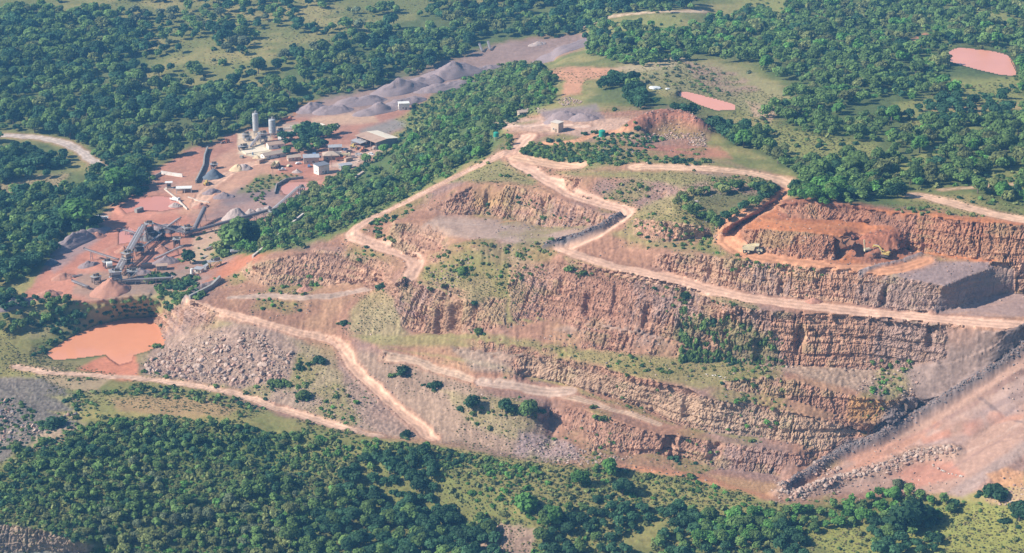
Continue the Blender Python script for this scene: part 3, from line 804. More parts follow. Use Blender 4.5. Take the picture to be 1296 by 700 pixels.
def ground_z(u, v):
    return lat_z(u, v)
GR2 = XYZ2.reshape(NV, NU, 3)
def at(u, v):
    """point of the finished ground under a picture position"""
    j = int(np.clip(np.searchsorted(vs, v) - 1, 0, NV - 2)); i = int(np.clip(np.searchsorted(us, u) - 1, 0, NU - 2))
    fu = (u - us[i]) / (us[i + 1] - us[i]); fv = (v - vs[j]) / (vs[j + 1] - vs[j])
    p = (GR2[j, i] * (1 - fu) + GR2[j, i + 1] * fu) * (1 - fv) + (GR2[j + 1, i] * (1 - fu) + GR2[j + 1, i + 1] * fu) * fv
    return p
def at_many(u, v):
    j = np.clip(np.searchsorted(vs, v) - 1, 0, NV - 2); i = np.clip(np.searchsorted(us, u) - 1, 0, NU - 2)
    fu = ((u - us[i]) / (us[i + 1] - us[i]))[:, None]; fv = ((v - vs[j]) / (vs[j + 1] - vs[j]))[:, None]
    return (GR2[j, i] * (1 - fu) + GR2[j, i + 1] * fu) * (1 - fv) + (GR2[j + 1, i] * (1 - fu) + GR2[j + 1, i + 1] * fu) * fv

# ------------------------------------------------------------------ water
def water(name, P, lv, rgb, rough=.12):
    m = mat(name + '_water', rgb, rough, .22, noise=.06, scale=.05, bump=.02)
    c = P.mean(0)
    Q = unproject(P[:, 0], P[:, 1], lv)
    cen = Q.mean(0)
    n = 6 * len(Q)
    t = np.arange(n) / 6
    ring = np.stack([np.interp(t, np.arange(len(Q) + 1), np.append(Q[:, i], Q[0, i])) for i in range(3)], 1)
    for _ in range(4):
        ring = (np.roll(ring, 1, 0) + 2 * ring + np.roll(ring, -1, 0)) / 4
    dr = ring - cen
    ring = cen + dr * (1 + 1.2 / np.maximum(np.linalg.norm(dr, axis=1, keepdims=True), 3))
    ring[:, 2] = lv
    me = bpy.data.meshes.new(name)
    me.from_pydata([tuple(p) for p in ring], [], [list(range(n))])
    me.update()
    if me.polygons[0].normal.z < 0: me.flip_normals()
    me.materials.append(m)
    return tag(link(name, me), kind='structure')
water('pond', PONDS['pond'][0], PONDS['pond'][1], (.70, .29, .155))
water('far_pond', PONDS['far_pond'][0], PONDS['far_pond'][1], (.72, .31, .2), .3)
water('upper_pond', PONDS['upper_pond'][0], PONDS['upper_pond'][1], (.72, .31, .2), .3)
water('mud_pool', PONDS['mud_pool'][0], PONDS['mud_pool'][1], (.62, .25, .17), .3)
water('settling_pool', PONDS['settling_pool'][0], PONDS['settling_pool'][1], (.60, .28, .2), .3)
water('mud_puddle', PONDS['mud_puddle'][0], PONDS['mud_puddle'][1], (.62, .27, .2), .3)
# ------------------------------------------------------------------ plants
def unit_rows(a):
    return a / np.maximum(np.linalg.norm(a, axis=1, keepdims=True), 1e-9)

def crown_mesh(nq, nl, size, flat, r, shrub=False, spread=.62):
    """leaf clumps spread over several lobes: unit crown of radius about 1 whose foot is at z = 0"""
    L = []
    for k in range(nl):
        a = r.uniform(0, 6.283); rad = spread * math.sqrt(r.uniform(0, 1))
        rr = r.uniform(.30, .52)
        L.append((math.cos(a) * rad, math.sin(a) * rad, (r.uniform(.15, .55) if shrub else r.uniform(.35, 1.0)) * flat * (1.12 - .55 * rad), rr))
    L.append((0, 0, (.4 if shrub else .7) * flat, .55))
    L = np.array(L)
    w = L[:, 3] ** 2; w /= w.sum()
    pick = r.choice(len(L), nq, p=w)
    d = unit_rows(r.normal(size=(nq, 3)) * np.array([1, 1, .9]) + np.array([0, 0, .35]))
    c = L[pick, :3] + d * (L[pick, 3] * r.uniform(.78, 1.08, nq))[:, None] * np.array([1, 1, .8])
    c[:, 2] = np.maximum(c[:, 2], .02)
    n = unit_rows(d + r.normal(size=(nq, 3)) * .42 + np.array([0, 0, .55]))
    t = unit_rows(np.cross(n, r.normal(size=(nq, 3))))
    b = np.cross(n, t)
    s = size * r.uniform(.6, 1.3, nq)[:, None]
    V = np.stack([c + (-t * r.uniform(.5, 1, (nq, 1)) - b * .3) * s, c + (t * .25 - b * r.uniform(.6, 1, (nq, 1))) * s,
                  c + (t * r.uniform(.6, 1, (nq, 1)) + b * .2) * s, c + (-t * .2 + b * r.uniform(.6, 1, (nq, 1))) * s], 1).reshape(-1, 3)
    F = np.arange(nq * 4).reshape(-1, 4)
    lobe_t = r.uniform(.75, 1.25, len(L))[pick]
    tint = np.repeat(lobe_t * r.uniform(.72, 1.28, nq), 4)
    return V, F, tint

def trunk_mesh(h, r0, r, limbs=4):
    """tapered trunk with a few rising limbs, height h in units of the crown radius"""
    V, F = [], []
    def tube(p, q, ra, rb, n=6):
        p = np.array(p, float); q = np.array(q, float)
        ax = (q - p) / np.linalg.norm(q - p)
        s = np.cross(ax, [1, 0, 0] if abs(ax[0]) < .8 else [0, 1, 0]); s /= np.linalg.norm(s); t = np.cross(ax, s)
        b = len(V)
        for P, rr in ((p, ra), (q, rb)):
            for k in range(n):
                a = 2 * math.pi * k / n
                V.append(P + (s * math.cos(a) + t * math.sin(a)) * rr)
        for k in range(n):
            F.append((b + k, b + (k + 1) % n, b + n + (k + 1) % n, b + n + k))
    k1 = (r.uniform(-.05, .05), r.uniform(-.05, .05), h * .55)
    tube((0, 0, -.15), k1, r0, r0 * .7)
    for i in range(limbs):
        a = 6.283 * i / limbs + r.uniform(-.4, .4)
        tube(k1, (math.cos(a) * .45, math.sin(a) * .45, h * r.uniform(.9, 1.2)), r0 * .55, r0 * .2)
    return np.array(V), np.array(F)

LEAF = {'dark': (.055, .125, .056), 'mid': (.142, .225, .064), 'bright': (.125, .27, .062), 'olive': (.205, .23, .08), 'grey': (.155, .185, .095)}
leaf_mat = mat('leaves', None, .75, .2, noise=.25, scale=.8, attr='Col', objrand=.25)
_nt = leaf_mat.node_tree                      # sunlight also comes through the leaves
_b = _nt.nodes['Principled BSDF']; _tr = _nt.nodes.new('ShaderNodeBsdfTranslucent'); _ms = _nt.nodes.new('ShaderNodeMixShader')
_ms.inputs[0].default_value = .42
_nt.links.new(_b.inputs['Base Color'].links[0].from_socket, _tr.inputs['Color'])
_nt.links.new(_b.outputs[0], _ms.inputs[1]); _nt.links.new(_tr.outputs[0], _ms.inputs[2])
_nt.links.new(_ms.outputs[0], _nt.nodes['Material Output'].inputs['Surface'])
bark_mat = mat('bark', (.16, .125, .09), .95, .1, noise=.3, scale=3)
KIND = {'dark': 'dark', 'mid': 'mid', 'bright': 'bright', 'olive': 'olive', 'grey': 'grey'}
proto = {}
prng = np.random.default_rng(11)
for kd in LEAF:
    for q in range(4):
        V_, F_, t_ = crown_mesh(760, 9, .15, .95 if kd != 'grey' else .7, prng)
        V_[:, 2] += .45
        proto['tree', kd, q] = new_mesh('crown', V_, F_, leaf_mat, C=np.array(LEAF[kd]) * t_[:, None])
        V_, F_, t_ = crown_mesh(330, 6, .21, 1.0, prng, True)
        proto['shrub', kd, q] = new_mesh('shrub', V_, F_, leaf_mat, C=np.array(LEAF[kd]) * t_[:, None])
trunk_protos = []
for q in range(3):
    V_, F_ = trunk_mesh(.95, .075, prng)
    trunk_protos.append(new_mesh('trunk', V_, F_, bark_mat))

# where the woods, bushes and bare patches are
def warp_at(P):
    return fbm(P / 9.0, 3, 21), fbm(P / 9.0, 3, 41), fbm(P / 30.0, 3, 77)
def scatter(poly, n_px, rmin, seed, dens=1.0, hole=0.0, excl=(), amp=8, world=True, n_max=100000, off_road=True):
    """points over a picture polygon, even over the ground, none nearer to another than rmin metres"""
    r = np.random.default_rng(seed)
    P = pts(poly) if isinstance(poly, str) else poly
    lo, hi = P[:, :2].min(0), P[:, :2].max(0)
    u = r.uniform(lo[0], hi[0], n_px); v = r.uniform(lo[1], hi[1], n_px)
    Q = at_many(u, v)
    a, b, c = warp_at(Q)
    k = inpoly(u + a * amp, v + b * amp * .6, P)
    for e in excl:
        E = pts(e)
        k &= ~inpoly(u + a * amp, v + b * amp * .6, E)
    k &= c > hole
    jj = np.clip(np.searchsorted(vs, v) - 1, 0, NV - 1) * NU + np.clip(np.searchsorted(us, u) - 1, 0, NU - 1)
    k &= (wet[jj] < .5)
    if off_road: k &= roadw[jj] < .3
    u, v, Q = u[k], v[k], Q[k]
    if world and len(u):
        A = np.linalg.norm(Q - np.array([0, 0, CAMZ]), axis=1) ** 3
        A /= A.max()
        k = r.uniform(0, 1, len(u)) < A
        u, v, Q = u[k], v[k], Q[k]
    grid = {}; keep = []
    for i in range(len(u)):
        g = (int(Q[i, 0] // rmin), int(Q[i, 1] // rmin))
        ok = True
        for dx in (-1, 0, 1):
            for dy in (-1, 0, 1):
                for j in grid.get((g[0] + dx, g[1] + dy), ()):
                    if (Q[i, 0] - Q[j, 0]) ** 2 + (Q[i, 1] - Q[j, 1]) ** 2 < rmin * rmin:
                        ok = False; break
                if not ok: break
            if not ok: break
        if ok:
            keep.append(i); grid.setdefault(g, []).append(i)
    keep = np.array(keep, int)
    if dens < 1:
        keep = keep[r.uniform(0, 1, len(keep)) < dens]
    keep = keep[:n_max]
    return Q[keep], u[keep], v[keep]

PLANTS = []      # (sort, kind, position, radius, height factor, zone phrase, fixed label)
def grow(sort, kinds, poly, n, rmin, r0, r1, seed, zone, hz=(0.85, 1.15), **kw):
    Q, u, v = scatter(poly, n, rmin, seed, **kw)
    r = np.random.default_rng(seed + 1)
    ks = sorted(kinds, key=['dark', 'mid', 'grey', 'olive', 'bright'].index)
    tone_ = fbm(Q / 26.0, 3, 55) if len(Q) else []
    for i in range(len(Q)):
        x_ = min(max(.55 * r.uniform() + .45 * (.58 + 1.5 * tone_[i]), 0), .999)
        PLANTS.append((sort, ks[int(x_ * len(ks))], Q[i], r0 + (r1 - r0) * r.uniform() ** 2.0, r.uniform(*hz), zone, None))
ROADX = ["-60,166 50,168 85,174 110,192 140,218 136,226 100,205 80,186 -60,179"]
DK, MX, BR = ['dark', 'dark', 'dark', 'mid'], ['dark', 'mid', 'mid', 'olive'], ['mid', 'bright', 'bright', 'dark']
grow('tree', DK + ['mid', 'mid', 'olive'], FOREST[0], 60000, 6.4, 3.2, 7.8, 100, 'in the far wood beyond the quarry plant', hole=-.27, excl=ROADX)
grow('tree', DK, FOREST[1], 8000, 6.2, 4, 6.5, 101, 'in the small wood inside the bend of the gravel road')
grow('tree', DK + ['mid', 'mid'], '-160,262 40,240 90,235 152,236 126,262 112,280 78,292 50,322 28,360 -160,388', 12000, 5.4, 2.2, 5.5, 175, 'in the wood beside the red yard of the crushing plant', hole=-.5)
grow('tree', ['mid', 'bright', 'dark'], '135,226 190,212 206,222 185,232 170,250 150,256', 3000, 5, 2.2, 4.4, 176, 'in the wood beside the red yard of the crushing plant')
grow('tree', DK + ['mid'], FOREST[2], 14000, 6.0, 4, 6.8, 102, 'in the wood beside the red yard of the crushing plant')
grow('tree', ['mid', 'bright', 'mid', 'dark', 'olive'], FOREST[3], 26000, 4.6, 2.0, 4.8, 103, 'on the green ridge between the plant and the quarry', hole=-.3, excl=['618,168 640,168 640,200 618,200'])
grow('tree', DK, FOREST[4], 9000, 5.6, 3.5, 5.5, 104, 'in the thicket behind the heap of tipped rock', excl=['812,108 850,108 852,134 812,134'])
grow('tree', ['mid', 'dark', 'mid', 'bright', 'mid', 'olive'], FOREST[5], 70000, 6.0, 2.6, 6.4, 105, 'in the wide wood behind the top bench', hole=-.22, excl=CLEAR + ["1155,245 1200,250 1243,262 1300,272 1300,288 1230,278", "1125,66 1165,38 1190,46 1160,66", "1196,98 1196,56 1280,62 1292,100", "850,112 932,126 938,142 855,126"])
grow('tree', ['bright', 'mid', 'dark'], FOREST[6], 6000, 4.6, 3, 5.0, 106, 'in the thicket on top of the red spoil bank')
grow('tree', ['dark', 'mid', 'mid', 'olive'], FOREST[7], 5000, 4.6, 2.6, 4.6, 107, 'on the bushy mound above the bend of the red road')
SAV = "60,-20 640,-20 640,0 560,5 430,55 330,105 190,105 190,70 150,25 60,12"
grow('tree', ['dark', 'dark', 'mid', 'grey'], SAV, 26000, 11, 4, 8, 110, 'standing in the open grassland beyond the far wood', hole=.08)
grow('shrub', ['mid', 'olive', 'dark', 'grey'], SAV, 16000, 9, 1.6, 3.4, 111, 'dotted over the open grassland beyond the far wood', dens=.7)
for i, f in enumerate(CLEAR):
    grow('shrub', ['mid', 'olive', 'dark'], f, 2500, 7, 1.4, 3.2, 120 + i, 'in the grass clearings of the wide wood behind the top bench', dens=.5, hole=-.1)
grow('tree', DK, "1110,130 1296,125 1296,150 1200,165 1100,150", 6000, 8, 3, 5.5, 130, 'in the wide wood behind the top bench', hole=-.05)
grow('tree', ['mid', 'dark', 'bright'], "730,30 870,40 960,10 990,40 880,75 800,85 760,75", 8000, 7, 3, 5.5, 131, 'in the wide wood behind the top bench', hole=-.15)
grow('shrub', ['mid', 'olive', 'grey'], "850,75 985,100 1010,130 960,155 880,120 780,105", 6000, 6, 1.2, 2.6, 132, 'on the rough grass round the small pink pond', dens=.6, hole=0)
# hillside nearest the camera
DARKWOOD = "225,600 300,572 345,566 380,590 350,618 420,640 480,622 545,645 612,662 640,710 100,712 60,650 90,600"
grow('tree', ['dark', 'dark', 'dark', 'mid'], "435,600 470,575 545,580 548,640 580,650 620,668 640,712 380,712 350,660 420,640", 20000, 4.6, 2.6, 5.8, 140, 'in the dark wood on the hillside nearest the camera', hole=-.7)
grow('tree', ['dark', 'mid', 'mid', 'olive', 'olive', 'mid', 'grey'], "225,610 300,585 400,600 430,620 420,645 350,660 380,712 180,712 120,690 140,640", 24000, 4.6, 1.8, 4.2, 139, 'in the mixed wood at the left of the nearest hillside', hole=-.12)
grow('shrub', ['mid', 'mid', 'olive', 'olive', 'dark', 'bright'], "-30,640 0,600 38,566 103,540 192,527 330,545 440,558 450,600 400,640 420,712 -60,712", 90000, 1.9, .8, 3.0, 141, 'covering the left of the hillside nearest the camera', hole=-.75, excl=["-60,660 20,665 120,690 110,720 -60,720"])
grow('shrub', ['mid', 'olive', 'olive', 'dark', 'bright'], "440,556 567,570 608,578 677,596 770,592 870,608 1000,644 1020,655 960,700 690,712 620,660 545,600", 60000, 2.6, .7, 2.4, 147, 'scattered over the dry slope below the pit', hole=-.4, excl=["605,655 680,670 670,715 600,710"])
grow('shrub', ['mid', 'dark', 'bright'], "440,556 567,570 677,596 700,612 600,592 450,580", 9000, 3.2, 1.2, 2.8, 148, 'scattered over the dry slope below the pit', hole=-.35)
grow('shrub', ['mid', 'olive'], "1010,650 1130,628 1216,638 1440,648 1440,700 1010,712", 7000, 5, .7, 2.0, 149, 'on the grassy hillside below the pit floor', hole=-.2)
grow('tree', ['dark', 'mid', 'mid', 'grey'], "30,600 103,545 192,535 330,548 400,565 300,590 225,610 80,640 40,640", 16000, 5.0, 1.8, 3.6, 142, 'on the green crest of the hillside above the valley road', hole=-.2)
grow('tree', ['mid', 'bright', 'dark'], "1010,650 1130,625 1216,640 1200,660 1130,650 1060,668 960,690 880,690 880,660", 12000, 5.0, 2.4, 4.6, 143, 'on the grassy hillside below the pit floor', hole=-.5)
grow('tree', ['dark', 'dark', 'mid'], "690,650 800,640 900,655 1000,672 1030,712 680,712", 14000, 5.0, 2.6, 4.8, 144, 'in the wooded gully under the pit floor', hole=-.3)
grow('tree', ['dark', 'mid'], "1100,660 1180,655 1190,700 1110,712", 4000, 5.0, 2.6, 4.6, 145, 'in the clump in the open grass below the ramp', hole=-.6)
grow('shrub', ['mid', 'dark', 'olive'], "430,556 560,566 680,592 660,604 560,590 440,575", 6000, 3.2, 1.4, 2.8, 146, 'in the hedge of bushes along the valley road')
# pond bank, bench edges and faces
grow('shrub', ['dark', 'mid', 'dark'], "30,432 50,410 100,396 150,388 190,378 250,372 262,378 195,398 150,402 95,424 55,446 40,450", 6000, 3.2, 1.6, 3.4, 150, 'on the bank above the orange pond')
grow('tree', ['dark', 'mid'], "0,375 60,378 90,385 80,400 30,420 0,425", 4000, 5, 2.4, 4.2, 151, 'on the bank above the orange pond', hole=-.4)
grow('shrub', ['dark', 'mid', 'dark'], "185,350 240,348 255,362 200,372", 2500, 3.0, 2.0, 3.4, 152, 'in the hedge under the crushing plant')
grow('shrub', ['mid', 'dark', 'olive'], "80,479 180,487 250,498 310,511 340,522 250,508 180,502 100,496", 5000, 3.4, 1.2, 2.6, 153, 'on the rough grass below the valley road', hole=-.15)
grow('shrub', ['dark', 'mid', 'mid', 'olive'], "860,395 890,398 985,425 985,462 860,458", 9000, 1.5, .8, 2.2, 154, 'clinging to the rock face under the haul road', hz=(1.3, 2.6), hole=-.55)
grow('shrub', ['dark', 'mid'], "1090,440 1160,445 1150,470 1100,470", 1200, 3.2, 1.0, 1.9, 155, 'clinging to the rock face under the haul road', hz=(1.3, 2.2), hole=.05)
grow('shrub', ['dark', 'mid', 'olive'], "468,278 500,275 500,306 480,306", 1500, 2.8, 1.4, 2.6, 156, 'inside the bend of the winding quarry road')
grow('shrub', ['mid', 'dark', 'olive'], "715,330 800,345 900,376 960,392 960,398 870,380 760,350", 4000, 3.4, .9, 2.0, 157, 'on the edge of the haul road', hole=0)
grow('shrub', ['mid', 'olive', 'dark'], "810,285 900,295 900,318 820,315", 2500, 3.6, .9, 2.0, 158, 'on the rough slope above the haul road', hole=0)
grow('shrub', ['mid', 'olive', 'dark'], "925,320 1030,338 1000,346 940,336", 1800, 3.0, .8, 1.6, 159, 'on the grassy lip below the red top bench', hole=-.1)
grow('shrub', ['mid', 'dark', 'olive'], "400,390 470,360 520,380 500,440 430,440 400,420", 4000, 5.5, 1.0, 2.3, 160, 'on the stony slope beside the dirt road', hole=.05)
grow('shrub', ['mid', 'dark', 'olive', 'bright'], "430,445 700,490 840,545 700,560 560,560 480,500", 8000, 6.5, .9, 2.2, 161, 'on the slopes round the bench track', hole=.08)
grow('shrub', ['mid', 'olive', 'dark'], "600,405 840,440 960,465 900,480 700,450 600,432", 6000, 4.5, .6, 1.5, 162, 'on the grassy bench under the great face', hole=.05)
grow('shrub', ['mid', 'dark'], "640,190 720,178 800,192 900,205 880,210 700,208", 5000, 4.2, 1.4, 2.8, 163, 'on the rough ground round the weighhouse', hole=-.1)
grow('shrub', ['dark', 'mid'], "640,185 680,180 730,195 780,190 770,205 690,206 670,198", 3000, 3.2, 1.6, 2.8, 164, 'on the rough ground round the weighhouse', hole=-.3)
grow('shrub', ['mid', 'dark'], "735,168 800,165 850,182 840,192 770,184", 2200, 3.6, 1.4, 2.6, 165, 'in the scrub below the tipped rock', hole=-.1)
grow('shrub', ['olive', 'mid'], "600,205 690,228 720,245 880,245 985,232 900,212 720,210", 6000, 5.5, .8, 1.8, 166, 'on the dry grass of the upper plateau', hole=.1)
grow('tree', ['mid', 'dark'], "130,215 175,205 182,240 150,262 128,262", 1500, 5, 3.5, 5.5, 167, 'in the wood beside the red yard of the crushing plant')
grow('tree', ['dark', 'dark', 'mid'], "355,180 385,166 435,170 445,180 420,192 365,200", 2500, 6, 3.5, 5.6, 168, 'in the clump of trees among the plant buildings')
grow('shrub', ['mid', 'olive', 'dark'], "300,240 345,220 380,222 350,235 330,262", 2000, 4, 1.0, 2.2, 169, 'in the weedy strip beside the settling pool', hole=-.1)
grow('shrub', ['mid', 'olive', 'dark'], "230,305 300,280 330,290 270,330 235,325", 2500, 6, 1.0, 2.2, 170, 'in the weedy strip under the long conveyor', hole=0)
grow('shrub', ['mid', 'dark'], "520,140 600,100 690,75 690,85 600,112 530,150", 3000, 5.5, 1.6, 3.0, 171, 'on the green bank beside the gravel heaps', hole=-.1)
grow('shrub', ['olive', 'mid', 'dark'], "1140,236 1296,245 1296,262 1230,258", 3500, 5.5, 1.4, 3.0, 172, 'in the grass beside the hill road')
grow('shrub', ['olive', 'mid'], "1080,262 1180,264 1250,276 1100,268", 2500, 4, 1.0, 2.2, 173, 'on the crest above the red rock wall')

grow('tree', ['mid', 'dark', 'dark'], "895,255 935,240 985,240 985,250 948,276 915,290 898,285", 3500, 3.6, 2.2, 4.0, 174, 'on the bushy mound above the bend of the red road')
BARE = ["180,470 250,418 350,410 382,440 362,485 300,495", "985,600 1216,640 1300,600 1380,400 1199,412 1130,520", "905,300 985,252 1110,258 1380,280 1380,400 1180,400 1060,345 925,325", "520,290 640,278 780,290 690,308 600,300", "600,150 880,140 900,180 640,185"]
grow('shrub', ['mid', 'olive', 'dark', 'mid', 'bright'], QUARRY, 60000, 1.7, .3, 2.0, 180, 'sprung up on the bare slopes of the quarry', hole=.17, excl=BARE, dens=.8)
grow('shrub', ['olive', 'mid'], QUARRY, 30000, 1.4, .25, .7, 181, 'sprung up on the bare slopes of the quarry', hole=.03, excl=BARE, dens=.5)
for i, f in enumerate((FOREST[0], FOREST[5], FOREST[3])):
    grow('shrub', ['mid', 'olive', 'dark', 'bright'], f, 24000, 4.5, 1.2, 3.0, 190 + i, ('in the gaps of the far wood beyond the plant', 'in the gaps of the wide wood behind the top bench', 'in the gaps of the wood on the green ridge')[i], excl=ROADX + CLEAR, dens=.6)
grow('shrub', ['mid', 'bright', 'olive', 'dark'], "560,112 640,82 690,82 700,130 640,160 620,195 560,228 500,258 440,290 330,322 275,322 300,300 345,285 395,250 400,240 440,215 482,200 515,165 520,140", 30000, 3.0, 1.0, 2.6, 197, 'in the gaps of the wood on the green ridge', hole=-.35, excl=['618,168 640,168 640,200 618,200'])
grow('shrub', ['mid', 'olive', 'dark'], "60,492 110,500 130,525 300,530 310,512 480,552 440,556 320,538 200,530 90,530", 7000, 2.8, .7, 2.2, 198, 'on the rough grass below the valley road', hole=-.1)
grow('shrub', ['dark', 'mid', 'olive'], "-40,480 60,480 108,508 95,540 40,560 -40,590", 5000, 3.2, .7, 2.2, 195, 'among the grey scree at the edge of the near hillside', hole=-.15)
grow('shrub', ['dark', 'mid', 'mid'], "60,380 100,383 190,376 250,368 258,378 195,392 150,398 100,404 60,400", 5000, 2.6, 1.6, 3.4, 196, 'on the bank above the orange pond', hole=-.5)
# single plants one can pick out
def single(sort, kd, u, v, rpx, label, hf=1.0):
    Q = at(u, v); d = np.linalg.norm(Q - np.array([0, 0, CAMZ]))
    PLANTS.append((sort, kd, Q, rpx * d / FOC, hf, None, label))
for a in [
 ('shrub', 'dark', 405, 458, 10, 'dark round bush beside the dirt road at the right end of the boulder field'),
 ('shrub', 'dark', 379, 467, 7, 'small dark bush on the right edge of the boulder field'),
 ('shrub', 'mid', 350, 488, 11, 'low green bush at the foot of the boulder field'),
 ('shrub', 'mid', 385, 503, 12, 'low green bush on the scree above the valley road'),
 ('shrub', 'mid', 197, 440, 7, 'pale green bush on the shore of the orange pond'),
 ('shrub', 'dark', 509, 472, 11, 'dark round bush below the start of the bench track'),
 ('shrub', 'dark', 551, 489, 10, 'dark round bush alone on the bare slope below the bench track'),
 ('tree', 'dark', 598, 520, 14, 'dark tree on the brink of the slope, apart from its two neighbours'),
 ('tree', 'dark', 640, 524, 12, 'dark tree on the brink above the shaded hollow, beside a larger one'),
 ('tree', 'mid', 667, 528, 15, 'large green tree on the brink that throws its shadow into the hollow'),
 ('shrub', 'dark', 515, 552, 9, 'dark bush where the dirt road meets the valley road'),
 ('shrub', 'mid', 585, 345, 10, 'dark green bush high on the grassy knob below the gravel floor'),
 ('shrub', 'dark', 597, 384, 6, 'small dark bush at the top of the cracked cliff of the knob'),
 ('shrub', 'mid', 604, 421, 7, 'green bush at the foot of the cracked cliff of the knob'),
 ('shrub', 'mid', 562, 338, 4, 'tiny bush on the rubble at the left of the knob'),
 ('shrub', 'dark', 482, 364, 7, 'dark bush on the rubble below the bend of the winding road'),
 ('shrub', 'dark', 436, 410, 6, 'dark bush on the stony slope, lower of a close pair'),
 ('shrub', 'bright', 665, 640, 20, 'bright green spreading bush on the dry spur nearest the camera'),
 ('tree', 'bright', 700, 662, 15, 'bright green tree on the dry spur, below the spreading bush'),
 ('tree', 'bright', 733, 614, 13, 'bright green tree on the crest just below the pit floor'),
 ('tree', 'bright', 773, 601, 14, 'bright green tree on the crest beside the red track'),
 ('tree', 'dark', 788, 627, 15, 'dark tree on the dry slope below the red track'),
 ('shrub', 'dark', 756, 634, 9, 'dark round bush on the dry slope below the red track'),
 ('tree', 'grey', 1135, 618, 9, 'thin grey tree standing at the lower edge of the pit floor'),
 ('shrub', 'dark', 1261, 628, 18, 'dark spreading bush on the orange mound at the edge of the pit floor'),
 ('tree', 'dark', 1290, 660, 17, 'dark tree in the open grass at the corner below the ramp'),
 ('tree', 'dark', 1152, 672, 26, 'broad dark tree in the open grass below the ramp'),
 ('shrub', 'dark', 70, 540, 14, 'dark round bush on the pale slope above the grey scree'),
 ('shrub', 'mid', 22, 570, 11, 'dark green bush on the pale strip beside the grey scree'),
 ('tree', 'bright', 100, 290, 25, 'large pale green tree leaning over the red yard'),
 ('tree', 'dark', 241, 334, 11, 'dark round tree alone among the conveyors'),
 ('tree', 'mid', 300, 315, 24, 'broad green tree at the foot of the ridge beside the plant'),
 ('tree', 'dark', 318, 306, 18, 'dark green tree at the foot of the ridge behind a broader one'),
 ('tree', 'bright', 153, 242, 20, 'large green tree at the end of the gravel road beside the yard'),
 ('shrub', 'dark', 868, 376, 8, 'dark bush hanging over the great face from the haul road'),
 ('shrub', 'mid', 720, 342, 8, 'green bush on the slope below the hairpin of the haul road'),
 ('shrub', 'mid', 735, 346, 7, 'second green bush on the slope below the hairpin of the haul road'),
 ('tree', 'dark', 1037, 190, 6, 'small dark tree alone in the grass clearing'),
 ('shrub', 'mid', 763, 530, 7, 'green bush at the foot of the red rock face by the hollow'),
 ('shrub', 'mid', 875, 605, 7, 'green bush beside the red track at the foot of the lowest face'),
 ]:
    single(*a)
srng = np.random.default_rng(21)
for P_ in [p for p in PLANTS if p[6] is not None]:          # seedlings and low scrub round the lone bushes
    d_ = np.linalg.norm(P_[2] - np.array([0, 0, CAMZ])) / FOC
    dv_ = P_[2] - np.array([0, 0, CAMZ]); dep_ = dv_[1] * CP - dv_[2] * SP
    u0_, v0_ = W0 / 2 + FOC * dv_[0] / dep_, H0 / 2 - FOC * (dv_[1] * SP + dv_[2] * CP) / dep_
    for _ in range(int(srng.integers(4, 10))):
        r_ = P_[3] / d_ * srng.uniform(.7, 1.7); a_ = srng.uniform(0, 6.283)
        PLANTS.append(('shrub', ['mid', 'olive', 'dark', P_[1]][int(srng.integers(4))], at(u0_ + r_ * math.cos(a_), v0_ + r_ * .45 * math.sin(a_)), P_[3] * srng.uniform(.14, .48), srng.uniform(.6, 1.0), 'growing close round a lone bush or tree', None))
for i, t in enumerate(np.linspace(0, 1, 11)):
    u_ = 983 - 76 * t + 3 * math.sin(i * 2.3); v_ = 243 + 44 * t + 2 * math.cos(i * 1.7)
    PLANTS.append(('tree', ['dark', 'mid', 'dark'][i % 3], at(u_, v_), 2.6 + 1.1 * math.sin(i * 5.1) ** 2, 1.0, 'on the bushy mound above the bend of the red road', None))

size = np.array([p[3] * FOC / np.linalg.norm(p[2] - np.array([0, 0, CAMZ])) for p in PLANTS])
pu = np.array([p[2] for p in PLANTS])
# which of them the picture shows
dx = pu - np.array([0, 0, CAMZ])
dep = dx[:, 1] * CP - dx[:, 2] * SP
pxu = W0 / 2 + FOC * dx[:, 0] / dep; pxv = H0 / 2 - FOC * (dx[:, 1] * SP + dx[:, 2] * CP) / dep
inside = (pxu > 6) & (pxu < W0 - 6) & (pxv > 6) & (pxv < H0 + 2)
named = {}
for sort, cap in (('tree', 290), ('shrub', 290)):
    k = [i for i, p in enumerate(PLANTS) if p[0] == sort and inside[i]]
    k.sort(key=lambda i: (PLANTS[i][6] is None, -size[i]))
    named[sort] = set(k[:cap])
WORD = {'dark': 'dark green', 'mid': 'green', 'bright': 'bright green', 'olive': 'olive green', 'grey': 'grey-green'}
mass = {'tree': ([], [], [], 0), 'shrub': ([], [], [], 0)}
mrng = np.random.default_rng(5)
lowp = {}
for kd in LEAF:
    for q in range(4):
        V_, F_, t_ = crown_mesh(135, 7, .30, .95 if kd != 'grey' else .7, mrng); V_[:, 2] += .45
        lowp['tree', kd, q] = (V_, F_, t_)
        lowp['shrub', kd, q] = crown_mesh(60, 4, .36, 1.0, mrng, True)
        V_, F_, t_ = crown_mesh(330, 8, .20, .95 if kd != 'grey' else .7, mrng); V_[:, 2] += .45
        lowp['neartree', kd, q] = (V_, F_, t_)
        lowp['nearshrub', kd, q] = crown_mesh(150, 5, .26, 1.0, mrng, True)
chunks = {'tree': [[], [], [], 0], 'shrub': [[], [], [], 0]}
